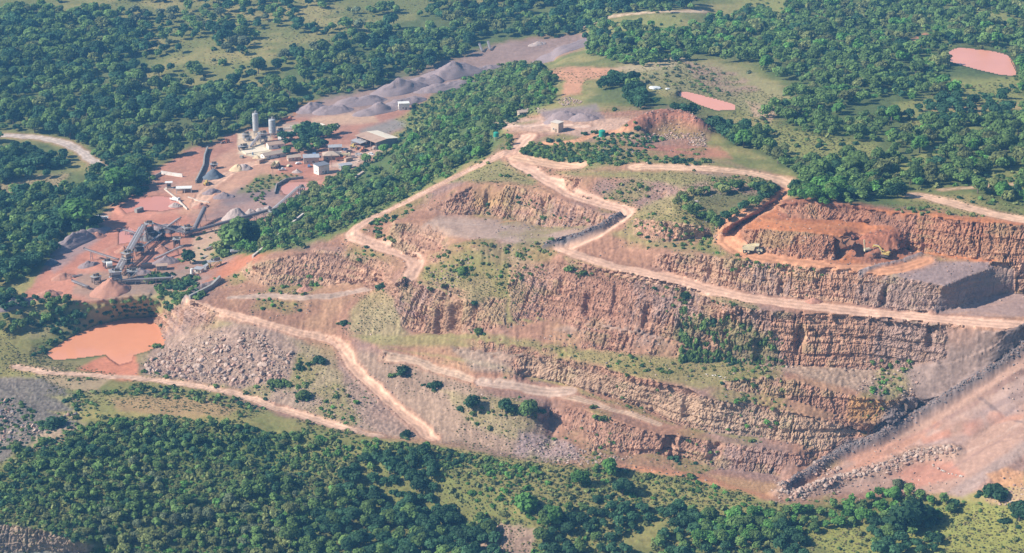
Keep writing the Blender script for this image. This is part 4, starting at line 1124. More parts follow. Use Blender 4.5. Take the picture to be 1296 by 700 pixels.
for i, (sort, kd, Q, rad, hf, zone, label) in enumerate(PLANTS):
    q = int(mrng.integers(4)); rot = mrng.uniform(0, 6.283)
    if i in named[sort]:
        if label is None:
            word = WORD[kd]
            label = ('%s tree %s' if sort == 'tree' else '%s bush %s') % (word, zone)
            grp = ('trees ' if sort == 'tree' else 'bushes ') + zone
        else:
            grp = 'trees picked out alone' if sort == 'tree' else 'bushes picked out alone'
        if sort == 'tree':
            o = link('tree', None)
            o.empty_display_size = .5
            tr = link('trunk', trunk_protos[q % 3], o)
            cr = link('crown', proto['tree', kd, q], o)
        else:
            o = link('shrub', proto['shrub', kd, q])
        o.location = Q + np.array([0, 0, -.1]); o.rotation_euler = (0, 0, rot); o.scale = (rad, rad * mrng.uniform(.85, 1.15), rad * hf)
        tag(o, label, 'tree' if sort == 'tree' else 'bush', grp)
    else:
        V_, F_, t_ = lowp[('near' if size[i] > 7.5 else '') + sort, kd, q]
        ca, sa = math.cos(rot), math.sin(rot)
        W = np.stack([V_[:, 0] * ca - V_[:, 1] * sa, V_[:, 0] * sa + V_[:, 1] * ca, V_[:, 2] * hf], 1) * rad + Q
        ch = chunks[sort]
        ch[0].append(W.astype(np.float32)); ch[1].append(F_ + ch[3]); ch[2].append((np.array(LEAF[kd]) * t_[:, None] * mrng.uniform(.72, 1.28)).astype(np.float32)); ch[3] += len(W)
print('plants', len(PLANTS), 'named', len(named['tree']), len(named['shrub']))
for sort, nm in (('tree', 'woodland'), ('shrub', 'scrub')):
    ch = chunks[sort]
    if ch[0]:
        tag(link(nm, new_mesh(nm, np.concatenate(ch[0]), np.concatenate(ch[1]), leaf_mat, C=np.concatenate(ch[2]))), 'mass of small trees making up the far woods' if sort == 'tree' else 'scattered small bushes over slopes and grassland', 'woodland' if sort == 'tree' else 'scrub', kind='stuff')

# rough grass and weeds: far too many to count
TUFT = []
for k, (poly, n, rm, a, b) in enumerate((("430,425 700,436 960,465 960,480 840,482 600,440", 9000, .9, .22, .6), ("480,440 745,497 960,553 880,545 660,475", 9000, .9, .2, .6), ("520,345 690,345 690,385 600,384", 7000, .9, .25, .7), ("440,370 520,360 515,420 430,425", 5000, 1.1, .25, .7),
    ("560,230 650,200 730,212 990,226 940,290 850,300 700,240", 12000, 1.3, .25, .8), ("710,322 960,386 960,395 720,345", 4000, 1.0, .25, .7), ("0,405 60,450 170,480 480,555 330,530 100,510 20,480", 16000, 1.0, .25, .9), ("380,430 430,440 480,548 380,515", 5000, 1.4, .2, .6), ("480,450 700,520 690,585 560,560", 9000, 1.3, .2, .7),
    ("920,318 1035,338 1000,346 930,336", 2500, .9, .2, .6), ("-40,600 100,540 560,565 870,606 1000,640 1216,640 1300,645 1300,705 -40,705", 45000, 1.0, .3, .95), ("500,150 640,90 660,100 520,170", 5000, 2, .3, .9), ("965,155 1110,184 1112,195 990,182", 4000, 2, .3, .9), ("690,110 720,105 860,128 900,165 1000,200 1116,200 1010,160 1000,130 880,72 780,90 700,88", 16000, 1.6, .25, .9), ("-40,400 60,410 60,460 170,480 60,480 -40,470", 7000, 1.2, .25, .9), ("0,225 90,218 85,245 0,260", 2500, 2, .3, .9), ("1080,262 1300,240 1300,280 1180,266", 5000, 1.6, .25, .8), ("860,225 985,230 985,245 905,292 850,270", 4000, 1.3, .25, .8), ("560,112 640,82 690,82 700,130 560,228 440,290 330,322 400,240 520,140", 14000, 2, .3, .9), ("130,0 560,0 430,60 190,100", 9000, 3.5, .5, 1.3), ("1130,120 1296,100 1296,150 1150,165", 6000, 3, .4, 1.2), ("850,75 1010,130 960,155 880,125", 5000, 2.2, .3, .9))):
    Q, u, v = scatter(poly, n, rm, 400 + k, world=False, hole=-.35)
    r = np.random.default_rng(500 + k)
    TUFT += [(q, a + (b - a) * r.uniform() ** 2) for q in Q]
tv, tf, tc_, tn = [], [], [], 0
tp = [crown_mesh(14, 2, .55, 1.0, mrng, True) for _ in range(6)]
TC = np.array([(.17, .18, .065), (.22, .20, .08), (.30, .25, .115), (.12, .15, .05), (.26, .225, .10)])
for i, (q, rad) in enumerate(TUFT):
    V_, F_, t_ = tp[i % 6]
    tv.append((V_ * rad * np.array([1.1, 1.1, .6]) + q).astype(np.float32)); tf.append(F_ + tn); tc_.append((TC[int(mrng.integers(5))] * t_[:, None]).astype(np.float32)); tn += len(V_)
print('tufts', len(TUFT))
tag(link('grass', new_mesh('grass', np.concatenate(tv), np.concatenate(tf), leaf_mat, C=np.concatenate(tc_))), 'rough grass and weeds growing over benches and slopes', 'grass', kind='stuff')
# ------------------------------------------------------------------ boulders and rubble
rk_mat = mat('broken_rock', None, .9, .2, noise=.22, scale=1.6, bump=.05, attr='Col', objrand=.18)
def rock_shape(r, sub=False):
    import bmesh
    bm = bmesh.new()
    bmesh.ops.create_icosphere(bm, subdivisions=2 if sub else 1, radius=1)
    V = np.array([v.co for v in bm.verts]); F = np.array([[v.index for v in f.verts] for f in bm.faces])
    bm.free()
    for _ in range(7):                         # flat broken sides
        n = unit_rows(r.normal(size=(1, 3)))[0]; d = r.uniform(.45, .8)
        k = V @ n - d
        V = V - np.clip(k, 0, None)[:, None] * n
    V *= r.uniform(.7, 1.3, 3) * np.array([1, 1, .8])
    return V, F
rr = np.random.default_rng(31)
big_rocks = [rock_shape(rr, True) for _ in range(6)]
small_rocks = [rock_shape(rr, False) for _ in range(8)]
ROCKC = {'pale': (.46, .335, .265), 'red': (.40, .25, .19), 'grey': (.22, .185, .18), 'white': (.60, .53, .46)}
rock_protos = {}
for kd, c in ROCKC.items():
    for q, (V_, F_) in enumerate(big_rocks):
        rock_protos[kd, q] = new_mesh('boulder', V_, F_, rk_mat, C=np.tile(np.array(c), (len(V_), 1)))
ROCKS = []
def strew(kinds, poly, n, rmin, r0, r1, seed, zone, **kw):
    kw.setdefault('world', False)
    Q, u, v = scatter(poly, n, rmin, seed, amp=4, **kw)
    r = np.random.default_rng(seed)
    for q in Q:
        ROCKS.append((kinds[r.integers(len(kinds))], q, r0 + (r1 - r0) * r.uniform() ** 2.2, zone))
def strew_line(kinds, line, wd, step, r0, r1, seed, zone):
    r = np.random.default_rng(seed)
    q = pts(line)
    P = np.array([at(a[0], a[1]) for a in q])
    seg = np.linalg.norm(np.diff(P[:, :2], axis=0), axis=1); L = seg.sum(); cs = np.append(0, np.cumsum(seg))
    for s in np.arange(0, L, step):
        s = s + r.uniform(-step, step)
        u = np.interp(s, cs, q[:, 0]); v = np.interp(s, cs, q[:, 1])
        u += r.normal() * wd * 2.6 * .8; v += r.normal() * wd * .6 * 2.0
        ROCKS.append((kinds[r.integers(len(kinds))], at(u, v), r0 + (r1 - r0) * r.uniform() ** 2, zone))
PL, RD, GY = ['pale', 'pale', 'red'], ['red', 'pale', 'red'], ['grey', 'grey', 'red']
strew(PL, "183,458 215,448 270,424 350,420 375,438 360,478 300,488 240,480 190,476", 12000, 1.5, .5, 1.75, 300, 'in the boulder field below the dirt road')
strew(PL, "195,410 212,415 240,440 215,448 200,440", 1500, 1.6, .3, .9, 301, 'in the boulder field below the dirt road')
strew(PL, "806,172 850,168 892,172 895,186 850,186 815,182", 2600, 1.3, .5, 1.25, 302, 'in the heap of pale tipped rock on the plateau')
strew(PL, "706,124 730,126 752,134 750,138 712,134", 1000, 1.5, .5, 1.3, 303, 'in the low heap of rock behind the grey gravel')
strew(RD, "800,150 835,138 875,145 890,162 840,168", 1400, 1.8, .4, 1.1, 304, 'on the dark red tip of the plateau')
strew(GY, "730,188 770,184 810,192 800,204 750,200", 1200, 1.7, .3, .9, 305, 'in the strip of grey rubble under the water tanks')
strew(PL, "985,628 1010,606 1050,590 1062,592 1030,620 1005,632", 2200, 1.2, .4, 1.25, 306, 'in the spill of rock at the bottom of the ramp berm')
strew(PL, "962,464 1140,466 1190,472 1165,505 1100,498 1010,476", 5200, 1.6, .3, 1.05, 307, 'on the rubble bench under the great face')
strew(PL, "660,560 700,556 750,572 800,580 740,588 690,586", 3000, 1.35, .35, 1.1, 308, 'in the rock spill of the shaded hollow')
strew(['grey', 'pale', 'red'], "-30,482 60,484 104,505 96,530 40,556 -30,575", 8000, 1.4, .4, 1.35, 309, 'on the grey scree at the edge of the near hillside')
strew(PL, "760,412 845,440 830,452 770,440 700,436 650,432", 4200, 1.7, .25, .8, 310, 'at the foot of the great face', hole=-.3)
strew(PL, "545,345 590,322 600,330 570,370 545,380", 1600, 1.6, .4, 1.1, 311, 'on the left side of the grassy knob')
strew(PL, "430,385 500,385 510,425 450,425", 2400, 2.0, .3, .9, 312, 'on the stony slope beside the dirt road', hole=-.2)
strew(PL, "410,308 440,305 440,330 400,330", 900, 1.7, .4, 1.0, 313, 'on top of the rubble face beside the ridge')
strew(RD, "250,385 330,365 470,368 520,350 500,372 400,385 300,395", 3200, 2.6, .25, .7, 314, 'along the edges of the floor track')
strew(PL, "440,465 560,500 690,540 660,575 540,550 470,505", 7000, 2.6, .25, .8, 315, 'on the bare slope under the bench track', hole=-.2)
strew(PL, "570,442 650,446 660,472 600,470", 2600, 1.7, .3, .9, 316, 'in the rubble beside the grassy bench')
strew(PL, "300,480 400,500 470,530 480,548 400,530 320,502", 3500, 2.0, .3, .8, 317, 'along the upper side of the valley road')
strew(RD, "1240,620 1296,612 1300,640 1250,640", 1200, 1.5, .4, 1.1, 318, 'on the orange mound at the edge of the pit floor')
strew(['pale'], "655,140 690,138 692,146 655,148", 300, 2.0, .8, 1.6, 319, 'in the small pile beside the plateau track')
strew(GY, "800,276 640,286 560,276 640,290 790,292", 1200, 2.4, .3, .8, 320, 'at the foot of the face behind the gravel floor')
strew(RD, "940,300 1070,300 1090,330 960,322", 2600, 2.2, .25, .8, 321, 'on the red face of the top bench', hole=-.2)
strew(['grey', 'pale'], "1190,394 1220,388 1262,380 1296,374 1296,384 1230,396", 900, 2.0, .25, .7, 322, 'at the foot of the shaded block')
strew(['red', 'grey'], "905,285 918,284 912,304 905,306", 260, 1.2, .5, 1.2, 323, 'on the outer bend of the red road')
strew_line(GY, "690,312 712,306 735,301 760,291 784,276", .9, .22, .25, .9, 330, 'in the dark rock berm of the hairpin')
strew_line(['grey', 'grey', 'grey', 'red'], "990,628 1010,612 1048,588 1075,574 1110,560 1151,536 1192,512 1250,476 1271,464 1300,442", 1.3, .12, .2, .9, 331, 'in the long rock berm beside the ramp')
strew_line(['pale', 'pale', 'red'], "985,628 1007,629 1062,611 1117,597 1158,580 1206,577", 2.6, .08, .25, 1.25, 332, 'in the windrow of broken rock across the pit floor')
strew_line(['white', 'pale'], "1178,588 1200,600 1223,605", .15, 1.6, .6, .95, 333, 'in the row of pale blocks on the pit floor')
strew_line(['white', 'pale'], "893,474 920,478", .3, 1.5, .5, .8, 334, 'in the short row of pale blocks on the grassy bench')
strew_line(RD, "975,594 985,618 990,632", .5, .9, .4, 1.0, 335, 'beside the lowest corner of the pit')
strew(['red', 'pale', 'grey'], QUARRY, 26000, 1.5, .18, .75, 340, 'lying loose on the bare slopes of the quarry', hole=-.05)
strew(PL, "180,470 260,415 350,412 380,440 360,482 300,492", 6000, 1.0, .2, .6, 341, 'in the boulder field below the dirt road')
sizes = [-(r[2] * FOC / np.linalg.norm(r[1] - np.array([0, 0, CAMZ]))) for r in ROCKS]
order = np.argsort(sizes)
W_ = {'pale': 'pale brown', 'red': 'reddish', 'grey': 'dark grey', 'white': 'whitish'}
cv, cf, cc_, cn = [], [], [], 0
for rank, i in enumerate(order):
    kd, q, rad, zone = ROCKS[i]
    if rank < 280:
        o = link('boulder', rock_protos[kd, int(rr.integers(6))])
        o.location = q + np.array([0, 0, rad * .3]); o.rotation_euler = rr.uniform(-.6, .6, 3) + np.array([0, 0, rr.uniform(0, 6)]); o.scale = (rad,) * 3
        tag(o, '%s angular boulder %s' % (W_[kd], zone), 'boulder', 'boulders ' + zone)
    else:
        V_, F_ = small_rocks[int(rr.integers(8))]
        a = rr.uniform(0, 6.283); ca, sa = math.cos(a), math.sin(a)
        W = np.stack([V_[:, 0] * ca - V_[:, 1] * sa, V_[:, 0] * sa + V_[:, 1] * ca, V_[:, 2]], 1) * rad + q + np.array([0, 0, rad * .25])
        cv.append(W); cf.append(F_ + cn); cc_.append(np.tile(np.array(ROCKC[kd]) * rr.uniform(.7, 1.3), (len(W), 1))); cn += len(W)
print('rocks', len(ROCKS))
tag(link('rubble', new_mesh('rubble', np.concatenate(cv), np.concatenate(cf), rk_mat, C=np.concatenate(cc_))), 'loose broken rock over the scree, berms and heaps', 'rubble', kind='stuff')
# ------------------------------------------------------------------ mesh builder for made things
class MB:
    def __init__(s): s.V, s.F = [], []
    def add(s, V, F):
        b = len(s.V); s.V += [tuple(float(c) for c in v) for v in V]; s.F += [tuple(b + i for i in f) for f in F]; return s
    def hexa(s, bot, top):
        return s.add(list(bot) + list(top), [(3, 2, 1, 0), (4, 5, 6, 7), (0, 1, 5, 4), (1, 2, 6, 5), (2, 3, 7, 6), (3, 0, 4, 7)])
    def box(s, c, d, rz=0.0, taper=1.0):
        x, y, z = (q / 2 for q in d); ca, sa = math.cos(rz), math.sin(rz)
        f = lambda a, b, h: (c[0] + a * ca - b * sa, c[1] + a * sa + b * ca, c[2] + h)
        return s.hexa([f(-x, -y, -z), f(x, -y, -z), f(x, y, -z), f(-x, y, -z)], [f(-x * taper, -y * taper, z), f(x * taper, -y * taper, z), f(x * taper, y * taper, z), f(-x * taper, y * taper, z)])
    def beam(s, p, q, w, h):
        p, q = Vector(p), Vector(q); ax = (q - p).normalized()
        sd = ax.cross(Vector((0, 0, 1)))
        sd = sd.normalized() if sd.length > 1e-4 else Vector((1, 0, 0))
        up = sd.cross(ax)
        a, b = sd * w / 2, up * h / 2
        return s.hexa([p - a - b, p + a - b, p + a + b, p - a + b], [q - a - b, q + a - b, q + a + b, q - a + b])
    def tube(s, p, q, r0, r1=None, n=12, caps=True):
        r1 = r0 if r1 is None else r1
        p, q = Vector(p), Vector(q); ax = (q - p).normalized()
        sd = ax.cross(Vector((1, 0, 0)) if abs(ax.x) < .8 else Vector((0, 1, 0))).normalized(); t = ax.cross(sd)
        V, F = [], []
        for P, r in ((p, r0), (q, r1)):
            for k in range(n):
                a = 2 * math.pi * k / n; V.append(P + sd * math.cos(a) * r + t * math.sin(a) * r)
        for k in range(n): F.append((k, (k + 1) % n, n + (k + 1) % n, n + k))
        if caps: F += [tuple(range(n - 1, -1, -1)), tuple(range(n, 2 * n))]
        return s.add(V, F)
    def lathe(s, c, prof, n=16):
        """turned about an upright axis through c: prof is a list of (radius, height)"""
        V, F = [], []
        for r, z in prof:
            for k in range(n):
                a = 2 * math.pi * k / n; V.append((c[0] + r * math.cos(a), c[1] + r * math.sin(a), c[2] + z))
        for j in range(len(prof) - 1):
            for k in range(n): F.append((j * n + k, j * n + (k + 1) % n, (j + 1) * n + (k + 1) % n, (j + 1) * n + k))
        F += [tuple(range(n - 1, -1, -1)), tuple((len(prof) - 1) * n + k for k in range(n))]
        return s.add(V, F)
    def prism(s, prof, y0, y1):
        """side outline (x, z) drawn out from y0 to y1"""
        n = len(prof)
        V = [(x, y0, z) for x, z in prof] + [(x, y1, z) for x, z in prof]
        F = [tuple(range(n - 1, -1, -1)), tuple(range(n, 2 * n))] + [(k, (k + 1) % n, n + (k + 1) % n, n + k) for k in range(n)]
        return s.add(V, F)
    def wheel(s, c, r, w, n=16):
        return s.lathe_y(c, [(r * .72, -w / 2), (r, -w * .36), (r, w * .36), (r * .72, w / 2)], n)
    def lathe_y(s, c, prof, n=16):
        V, F = [], []
        for r, y in prof:
            for k in range(n):
                a = 2 * math.pi * k / n; V.append((c[0] + r * math.cos(a), c[1] + y, c[2] + r * math.sin(a)))
        for j in range(len(prof) - 1):
            for k in range(n): F.append((j * n + k, (j + 1) * n + k, (j + 1) * n + (k + 1) % n, j * n + (k + 1) % n))
        F += [tuple(range(n)), tuple((len(prof) - 1) * n + k for k in range(n - 1, -1, -1))]
        return s.add(V, F)
    def build(s, name, m, parent=None, bevel=0.0):
        import bmesh
        me = bpy.data.meshes.new(name); me.from_pydata(s.V, [], s.F)
        bm = bmesh.new(); bm.from_mesh(me); bmesh.ops.recalc_face_normals(bm, faces=bm.faces)
        if bevel: bmesh.ops.bevel(bm, geom=[e for e in bm.edges], offset=bevel, segments=1, affect='EDGES', clamp_overlap=True)
        bm.to_mesh(me); bm.free()
        me.materials.append(m); me.update()
        return link(name, me, parent)

def thing(name, u, v, label, cat, rz=0.0, group=None, dz=0.0):
    o = link(name, None); o.empty_display_size = 1
    p = at(u, v); o.location = (p[0], p[1], p[2] + dz); o.rotation_euler = (0, 0, rz)
    return tag(o, label, cat, group)

M = {
 'silo': mat('silo_paint', (.47, .48, .48), .5, .4, noise=.1, scale=.5, dirt=(.36, .33, .3)),
 'steel': mat('dusty_steel', (.27, .23, .22), .6, .4, .3, noise=.2, scale=.8, dirt=(.36, .22, .16)),
 'dark': mat('dark_steel', (.10, .095, .10), .6, .4, .2, noise=.2, scale=1.2, dirt=(.25, .16, .12)),
 'belt': mat('conveyor_belt', (.20, .175, .175), .8, .2, noise=.15, scale=1.5),
 'galv': mat('galvanised_sheet', (.52, .50, .49), .45, .5, .3, noise=.12, scale=.7, dirt=(.4, .3, .24)),
 'cream': mat('cream_roof_sheet', (.80, .69, .52), .6, .3, noise=.07, scale=.4, dirt=(.6, .45, .34)),
 'rust': mat('rusty_roof_sheet', (.46, .31, .22), .7, .3, noise=.12, scale=.5, dirt=(.32, .18, .12)),
 'greyroof': mat('grey_roof_sheet', (.42, .42, .43), .55, .4, .1, noise=.1, scale=.6, dirt=(.33, .28, .25)),
 'darkroof': mat('dark_roof_sheet', (.2, .2, .22), .6, .4, .1, noise=.1, scale=.6),
 'tanroof': mat('tan_roof_sheet', (.47, .36, .27), .7, .3, noise=.1, scale=.6, dirt=(.36, .25, .18)),
 'white': mat('white_paint', (.78, .75, .68), .6, .4, noise=.06, scale=.8, dirt=(.6, .5, .42)),
 'plaster': mat('tan_plaster', (.55, .42, .31), .9, .2, noise=.12, scale=.6, dirt=(.42, .28, .2)),
 'brick': mat('brick_wall_paint', (.42, .29, .2), .9, .2, noise=.15, scale=.8),
 'block': mat('concrete_block', (.33, .31, .28), .9, .2, noise=.2, scale=.8, dirt=(.2, .19, .17)),
 'conc': mat('pale_concrete', (.62, .54, .45), .9, .2, noise=.12, scale=.6, dirt=(.46, .36, .29)),
 'glass': mat('dark_glass', (.03, .04, .05), .12, .6, noise=.02, scale=1),
 'tyre': mat('tyre_rubber', (.035, .033, .033), .85, .2, noise=.25, scale=2, dirt=(.2, .13, .1)),
 'yellow': mat('machine_yellow', (.52, .38, .11), .5, .45, noise=.12, scale=1, dirt=(.42, .3, .18)),
 'dustyellow': mat('dusty_cream_paint', (.66, .56, .36), .55, .4, noise=.12, scale=1, dirt=(.48, .34, .22)),
 'orange': mat('machine_orange', (.48, .2, .1), .6, .4, noise=.15, scale=1),
 'vwhite': mat('white_vehicle_paint', (.8, .8, .78), .35, .5, noise=.04, scale=1.5, dirt=(.62, .55, .48)),
 'blue': mat('blue_paint', (.12, .2, .34), .4, .5, noise=.06, scale=1.5),
 'green': mat('green_tank_plastic', (.02, .28, .19), .5, .4, noise=.08, scale=1),
 'wood': mat('weathered_timber', (.24, .18, .13), .9, .2, noise=.25, scale=3),
 'gravel': mat('grey_gravel', (.275, .21, .205), .95, .15, noise=.2, scale=1.2, bump=.12),
 'bluegravel': mat('blue_grey_gravel', (.13, .15, .175), .95, .15, noise=.2, scale=1.2, bump=.12),
 'sand': mat('cream_sand', (.62, .46, .28), .95, .15, noise=.14, scale=1.0, bump=.1),
 'redfines': mat('red_crushed_fines', (.42, .21, .145), .95, .15, noise=.16, scale=1.0, bump=.1),
 'palegravel': mat('pale_crushed_stone', (.42, .33, .29), .95, .15, noise=.18, scale=1.0, bump=.1),
 'sheet': mat('white_tarpaulin', (.75, .75, .72), .6, .3, noise=.05, scale=1),
}

# ------------------------------------------------------------------ buildings
def window(mb_frame, parent, x, y, z, w, h, face):
    """a glazed opening proud of the wall; face gives the outward side (+-1 on x or y)"""
    fx, fy = face
    d = (.10, w, h) if fx else (w, .10, h)
    f = MB().box((x + fx * .05, y + fy * .05, z), d).build('window', M['white'], parent)
    d2 = (.06, w - .24, h - .24) if fx else (w - .24, .06, h - .24)
    MB().box((x + fx * .11, y + fy * .11, z), d2).build('pane', M['glass'], f)
def house(name, u, v, L, W, H, rz, label, wall, roofm, kind='gable', cat='building', rise=1.4, doors=1, wins=2, over=.5):
    o = thing(name, u, v, label, cat, rz)
    MB().box((0, 0, H / 2 - .5), (L, W, H + 1)).build('wall', wall, o)
    if kind == 'gable':
        MB().prism([(-W / 2, H), (W / 2, H), (0, H + rise)], -L / 2, L / 2)
        g = MB()
        for sx in (-1, 1):
            x0, x1 = sx * (L / 2 - .12), sx * L / 2
            g.add([(x0, -W / 2, H), (x1, -W / 2, H), (x1, W / 2, H), (x0, W / 2, H), (x0, 0, H + rise), (x1, 0, H + rise)], [(0, 1, 2, 3), (0, 4, 5, 1), (1, 5, 2), (2, 5, 4, 3), (3, 4, 0)])
        g.build('gable', wall, o)
        r = MB(); t = .14; e = W / 2 + over; drop = rise * over / (W / 2)
        for s in (-1, 1):
            r.hexa([(-L / 2 - over, 0, H + rise + .02), (L / 2 + over, 0, H + rise + .02), (L / 2 + over, s * e, H - drop + .02), (-L / 2 - over, s * e, H - drop + .02)],
                   [(-L / 2 - over, 0, H + rise + .02 + t), (L / 2 + over, 0, H + rise + .02 + t), (L / 2 + over, s * e, H - drop + .02 + t), (-L / 2 - over, s * e, H - drop + .02 + t)])
        r.build('roof', roofm, o)
    elif kind == 'mono':
        e = over
        MB().hexa([(-L / 2 - e, -W / 2 - e, H + .02), (L / 2 + e, -W / 2 - e, H + .02), (L / 2 + e, W / 2 + e, H + rise * .35), (-L / 2 - e, W / 2 + e, H + rise * .35)],
                  [(-L / 2 - e, -W / 2 - e, H + .22), (L / 2 + e, -W / 2 - e, H + .22), (L / 2 + e, W / 2 + e, H + rise * .35 + .2), (-L / 2 - e, W / 2 + e, H + rise * .35 + .2)]).build('roof', roofm, o)
    else:
        e = over; a, b = L / 2 + e, W / 2 + e; rl = max(L / 2 - W / 2, .3)
        MB().add([(-a, -b, H), (a, -b, H), (a, b, H), (-a, b, H), (-rl, 0, H + rise), (rl, 0, H + rise)], [(3, 2, 1, 0), (0, 1, 5, 4), (1, 2, 5), (2, 3, 4, 5), (3, 0, 4)]).build('roof', roofm, o)
    if doors:
        d = MB().box((L * .18, -W / 2 - .04, 1.0), (1.1, .10, 2.1)).build('door', M['wood'], o)
        MB().box((L * .18 + .38, -W / 2 - .13, 1.0), (.14, .08, .06)).build('handle', M['galv'], d)
    for k in range(wins):
        window(None, o, -L / 2 + (k + .7) * L / (wins + .8), -W / 2, min(H - 1.0, 1.7), 1.3, 1.1, (0, -1))
    window(None, o, -L / 2, 0, min(H - 1.0, 1.8), 1.2, 1.1, (-1, 0))
    return o
house('site_office', 394, 206, 10.5, 7, 4.6, R(8), 'tan office building with flat grey roof beside the clump of trees', M['plaster'], M['greyroof'], 'mono', rise=1.2)
house('store_building', 419, 201, 11, 8, 3.4, R(8), 'low building with brown hipped roof behind the tan office', M['brick'], M['tanroof'], 'hip', rise=2.2)
house('white_house', 407, 219, 8.5, 6.5, 6.2, R(38), 'tall white house with dark roof in front of the tan office', M['white'], M['darkroof'], 'mono', rise=1.0, wins=1)
house('workshop', 349, 187, 12, 6, 3.2, R(22), 'long low workshop with brown roof next to the cement silos', M['white'], M['rust'], 'gable', rise=1.3)
house('long_shed', 346, 199, 17, 6, 3.0, R(35), 'long shed with tan roof and white gable beside the pale concrete slab', M['white'], M['tanroof'], 'gable', rise=1.4)
house('control_hut', 511, 138, 8, 5.5, 5, R(10), 'white hut among the grey gravel heaps', M['white'], M['white'], 'mono', rise=.6, wins=1, over=.3)
house('weighhouse', 705, 166, 6, 5, 5.6, R(-40), 'pale square hut with one shaded side on the quarry plateau', M['plaster'], M['conc'], 'mono', rise=.4, wins=1, over=.25)
house('small_hut', 661, 146, 5.5, 4, 2.6, R(20), 'small pale hut beside the plateau track near a stone pile', M['plaster'], M['tanroof'], 'gable', rise=.9, wins=1)

# big two-sided shed with an open lean-to
o = thing('machinery_shed', 477, 182, 'large shed with cream and brown roof slopes at the foot of the green ridge', 'shed', R(-50))
L_, W_s, H_ = 24, 19, 5.2
MB().box((0, W_s / 2 - .15, H_ / 2 - .5), (L_, .3, H_ + 1)).box((L_ / 2 - .15, 0, H_ / 2 - .5), (.3, W_s - .7, H_ + 1)).box((-L_ / 2 + .15, 0, H_ / 2 - .5), (.3, W_s - .7, H_ + 1)).build('wall', M['darkroof'], o)
for k in range(5):
    MB().box((-L_ / 2 + 1 + k * (L_ - 2) / 4, -W_s / 2 + .2, H_ / 2), (.35, .35, H_)).build('column', M['steel'], o)
for s, m_ in ((-1, 'rust'), (1, 'cream')):
    e = W_s / 2 + .6
    MB().hexa([(-L_ / 2 - .6, 0, H_ + 1.1), (L_ / 2 + .6, 0, H_ + 1.1), (L_ / 2 + .6, s * e, H_), (-L_ / 2 - .6, s * e, H_)], [(-L_ / 2 - .6, 0, H_ + 1.3), (L_ / 2 + .6, 0, H_ + 1.3), (L_ / 2 + .6, s * e, H_ + .2), (-L_ / 2 - .6, s * e, H_ + .2)]).build('roof', M[m_], o)
g = MB()
for sx in (-1, 1):
    x0, x1 = sx * (L_ / 2 - .2), sx * (L_ / 2)
    g.add([(x0, -W_s / 2, H_), (x1, -W_s / 2, H_), (x1, W_s / 2, H_), (x0, W_s / 2, H_), (x0, 0, H_ + 1.05), (x1, 0, H_ + 1.05)], [(0, 1, 2, 3), (0, 4, 5, 1), (1, 5, 2), (2, 5, 4, 3), (3, 4, 0)])
g.build('gable', M['darkroof'], o)
o2 = thing('open_lean_to', 455, 184, 'low open-fronted lean-to roof beside the large shed', 'shed', R(-50))
MB().hexa([(-6, -3.5, 3), (6, -3.5, 3), (6, 3.5, 3.8), (-6, 3.5, 3.8)], [(-6, -3.5, 3.15), (6, -3.5, 3.15), (6, 3.5, 3.95), (-6, 3.5, 3.95)]).build('roof', M['galv'], o2)
for x in (-5.6, 0, 5.6):
    for y in (-3.2, 3.2): MB().box((x, y, 1.5), (.25, .25, 3.2)).build('post', M['steel'], o2)

# carport and kiosk at the gate, walls
o = thing('carport', 233, 243, 'white flat-roofed carport open on two sides at the yard gate', 'shelter', R(6))
MB().box((0, 0, 3.15), (10.5, 6, .3)).build('roof', M['white'], o)
for x in (-4.9, 0.4, 4.9): MB().box((x, -2.6, 1.3), (.45, .45, 3.4)).build('post', M['white'], o)
MB().box((0, 2.7, 1.3), (10, .3, 3.4)).build('wall', M['conc'], o)
o = thing('gate_kiosk', 214, 238, 'small square kiosk with overhanging white roof beside the carport', 'kiosk', R(6))
MB().box((0, 0, 1.8), (2.8, 2.8, 4.4)).build('wall', M['brick'], o); MB().box((0, 0, 4.15), (5, 4.2, .28)).build('roof', M['white'], o)
MB().box((0, -1.45, 2.4), (1.8, .1, 1.0)).build('window', M['glass'], o); MB().box((.3, 0, -.1), (5.6, 4.4, .5)).build('base', M['conc'], o)
def wall(name, line, h, t, m_, label, cat='wall', cap=None):
    P = [at(*q[:2]) for q in pts(line)]
    c = P[0]
    o = link(name, None); o.location = tuple(c); tag(o, label, cat)
    b = MB(); cp = MB()
    for a, q in zip(P[:-1], P[1:]):
        a, q = a - c, q - c
        b.beam((a[0], a[1], a[2] + h / 2 - .4), (q[0], q[1], q[2] + h / 2 - .4), t, h + .8)
        cp.beam((a[0], a[1], a[2] + h + .08), (q[0], q[1], q[2] + h + .08), t + .2, .12)
    b.build('wall_body', m_, o); cp.build('coping', cap or m_, o)
    return o
wall('boundary_wall', "204,220 218,222 231,224", 2.2, .4, M['white'], 'white boundary wall at the edge of the wood by the yard gate')
wall('boundary_wall', "186,229 196,225 204,221", 2.0, .4, M['block'], 'grey end of boundary wall sloping down to the wood')
wall('retaining_wall', "248,232 253,222 258,211 259,200 263,189", 2.2, .8, M['block'], 'dark block wall dividing the gate yard from the gravel bays')
wall('kerb_wall', "238,250 252,255 265,257", .5, .6, M['conc'], 'pale kerb round the weedy island below the carport')
wall('kerb_wall', "208,240 222,251 237,266", .9, .5, M['conc'], 'low pale wall between the gate road and the pink mud pool')
wall('pool_wall', "348,246 350,236 362,229 384,226", 1.6, .5, M['block'], 'curved dark wall round the settling pool')
wall('loading_ramp_wall', "240,379 255,372 268,365 279,358", 2.4, 1.2, M['block'], 'dark retaining wall beside the top of the dirt road')
wall('stone_wall', "320,327 336,314 352,300 368,286 384,273", 1.6, 1.0, M['conc'], 'long pale stone wall climbing the green ridge')
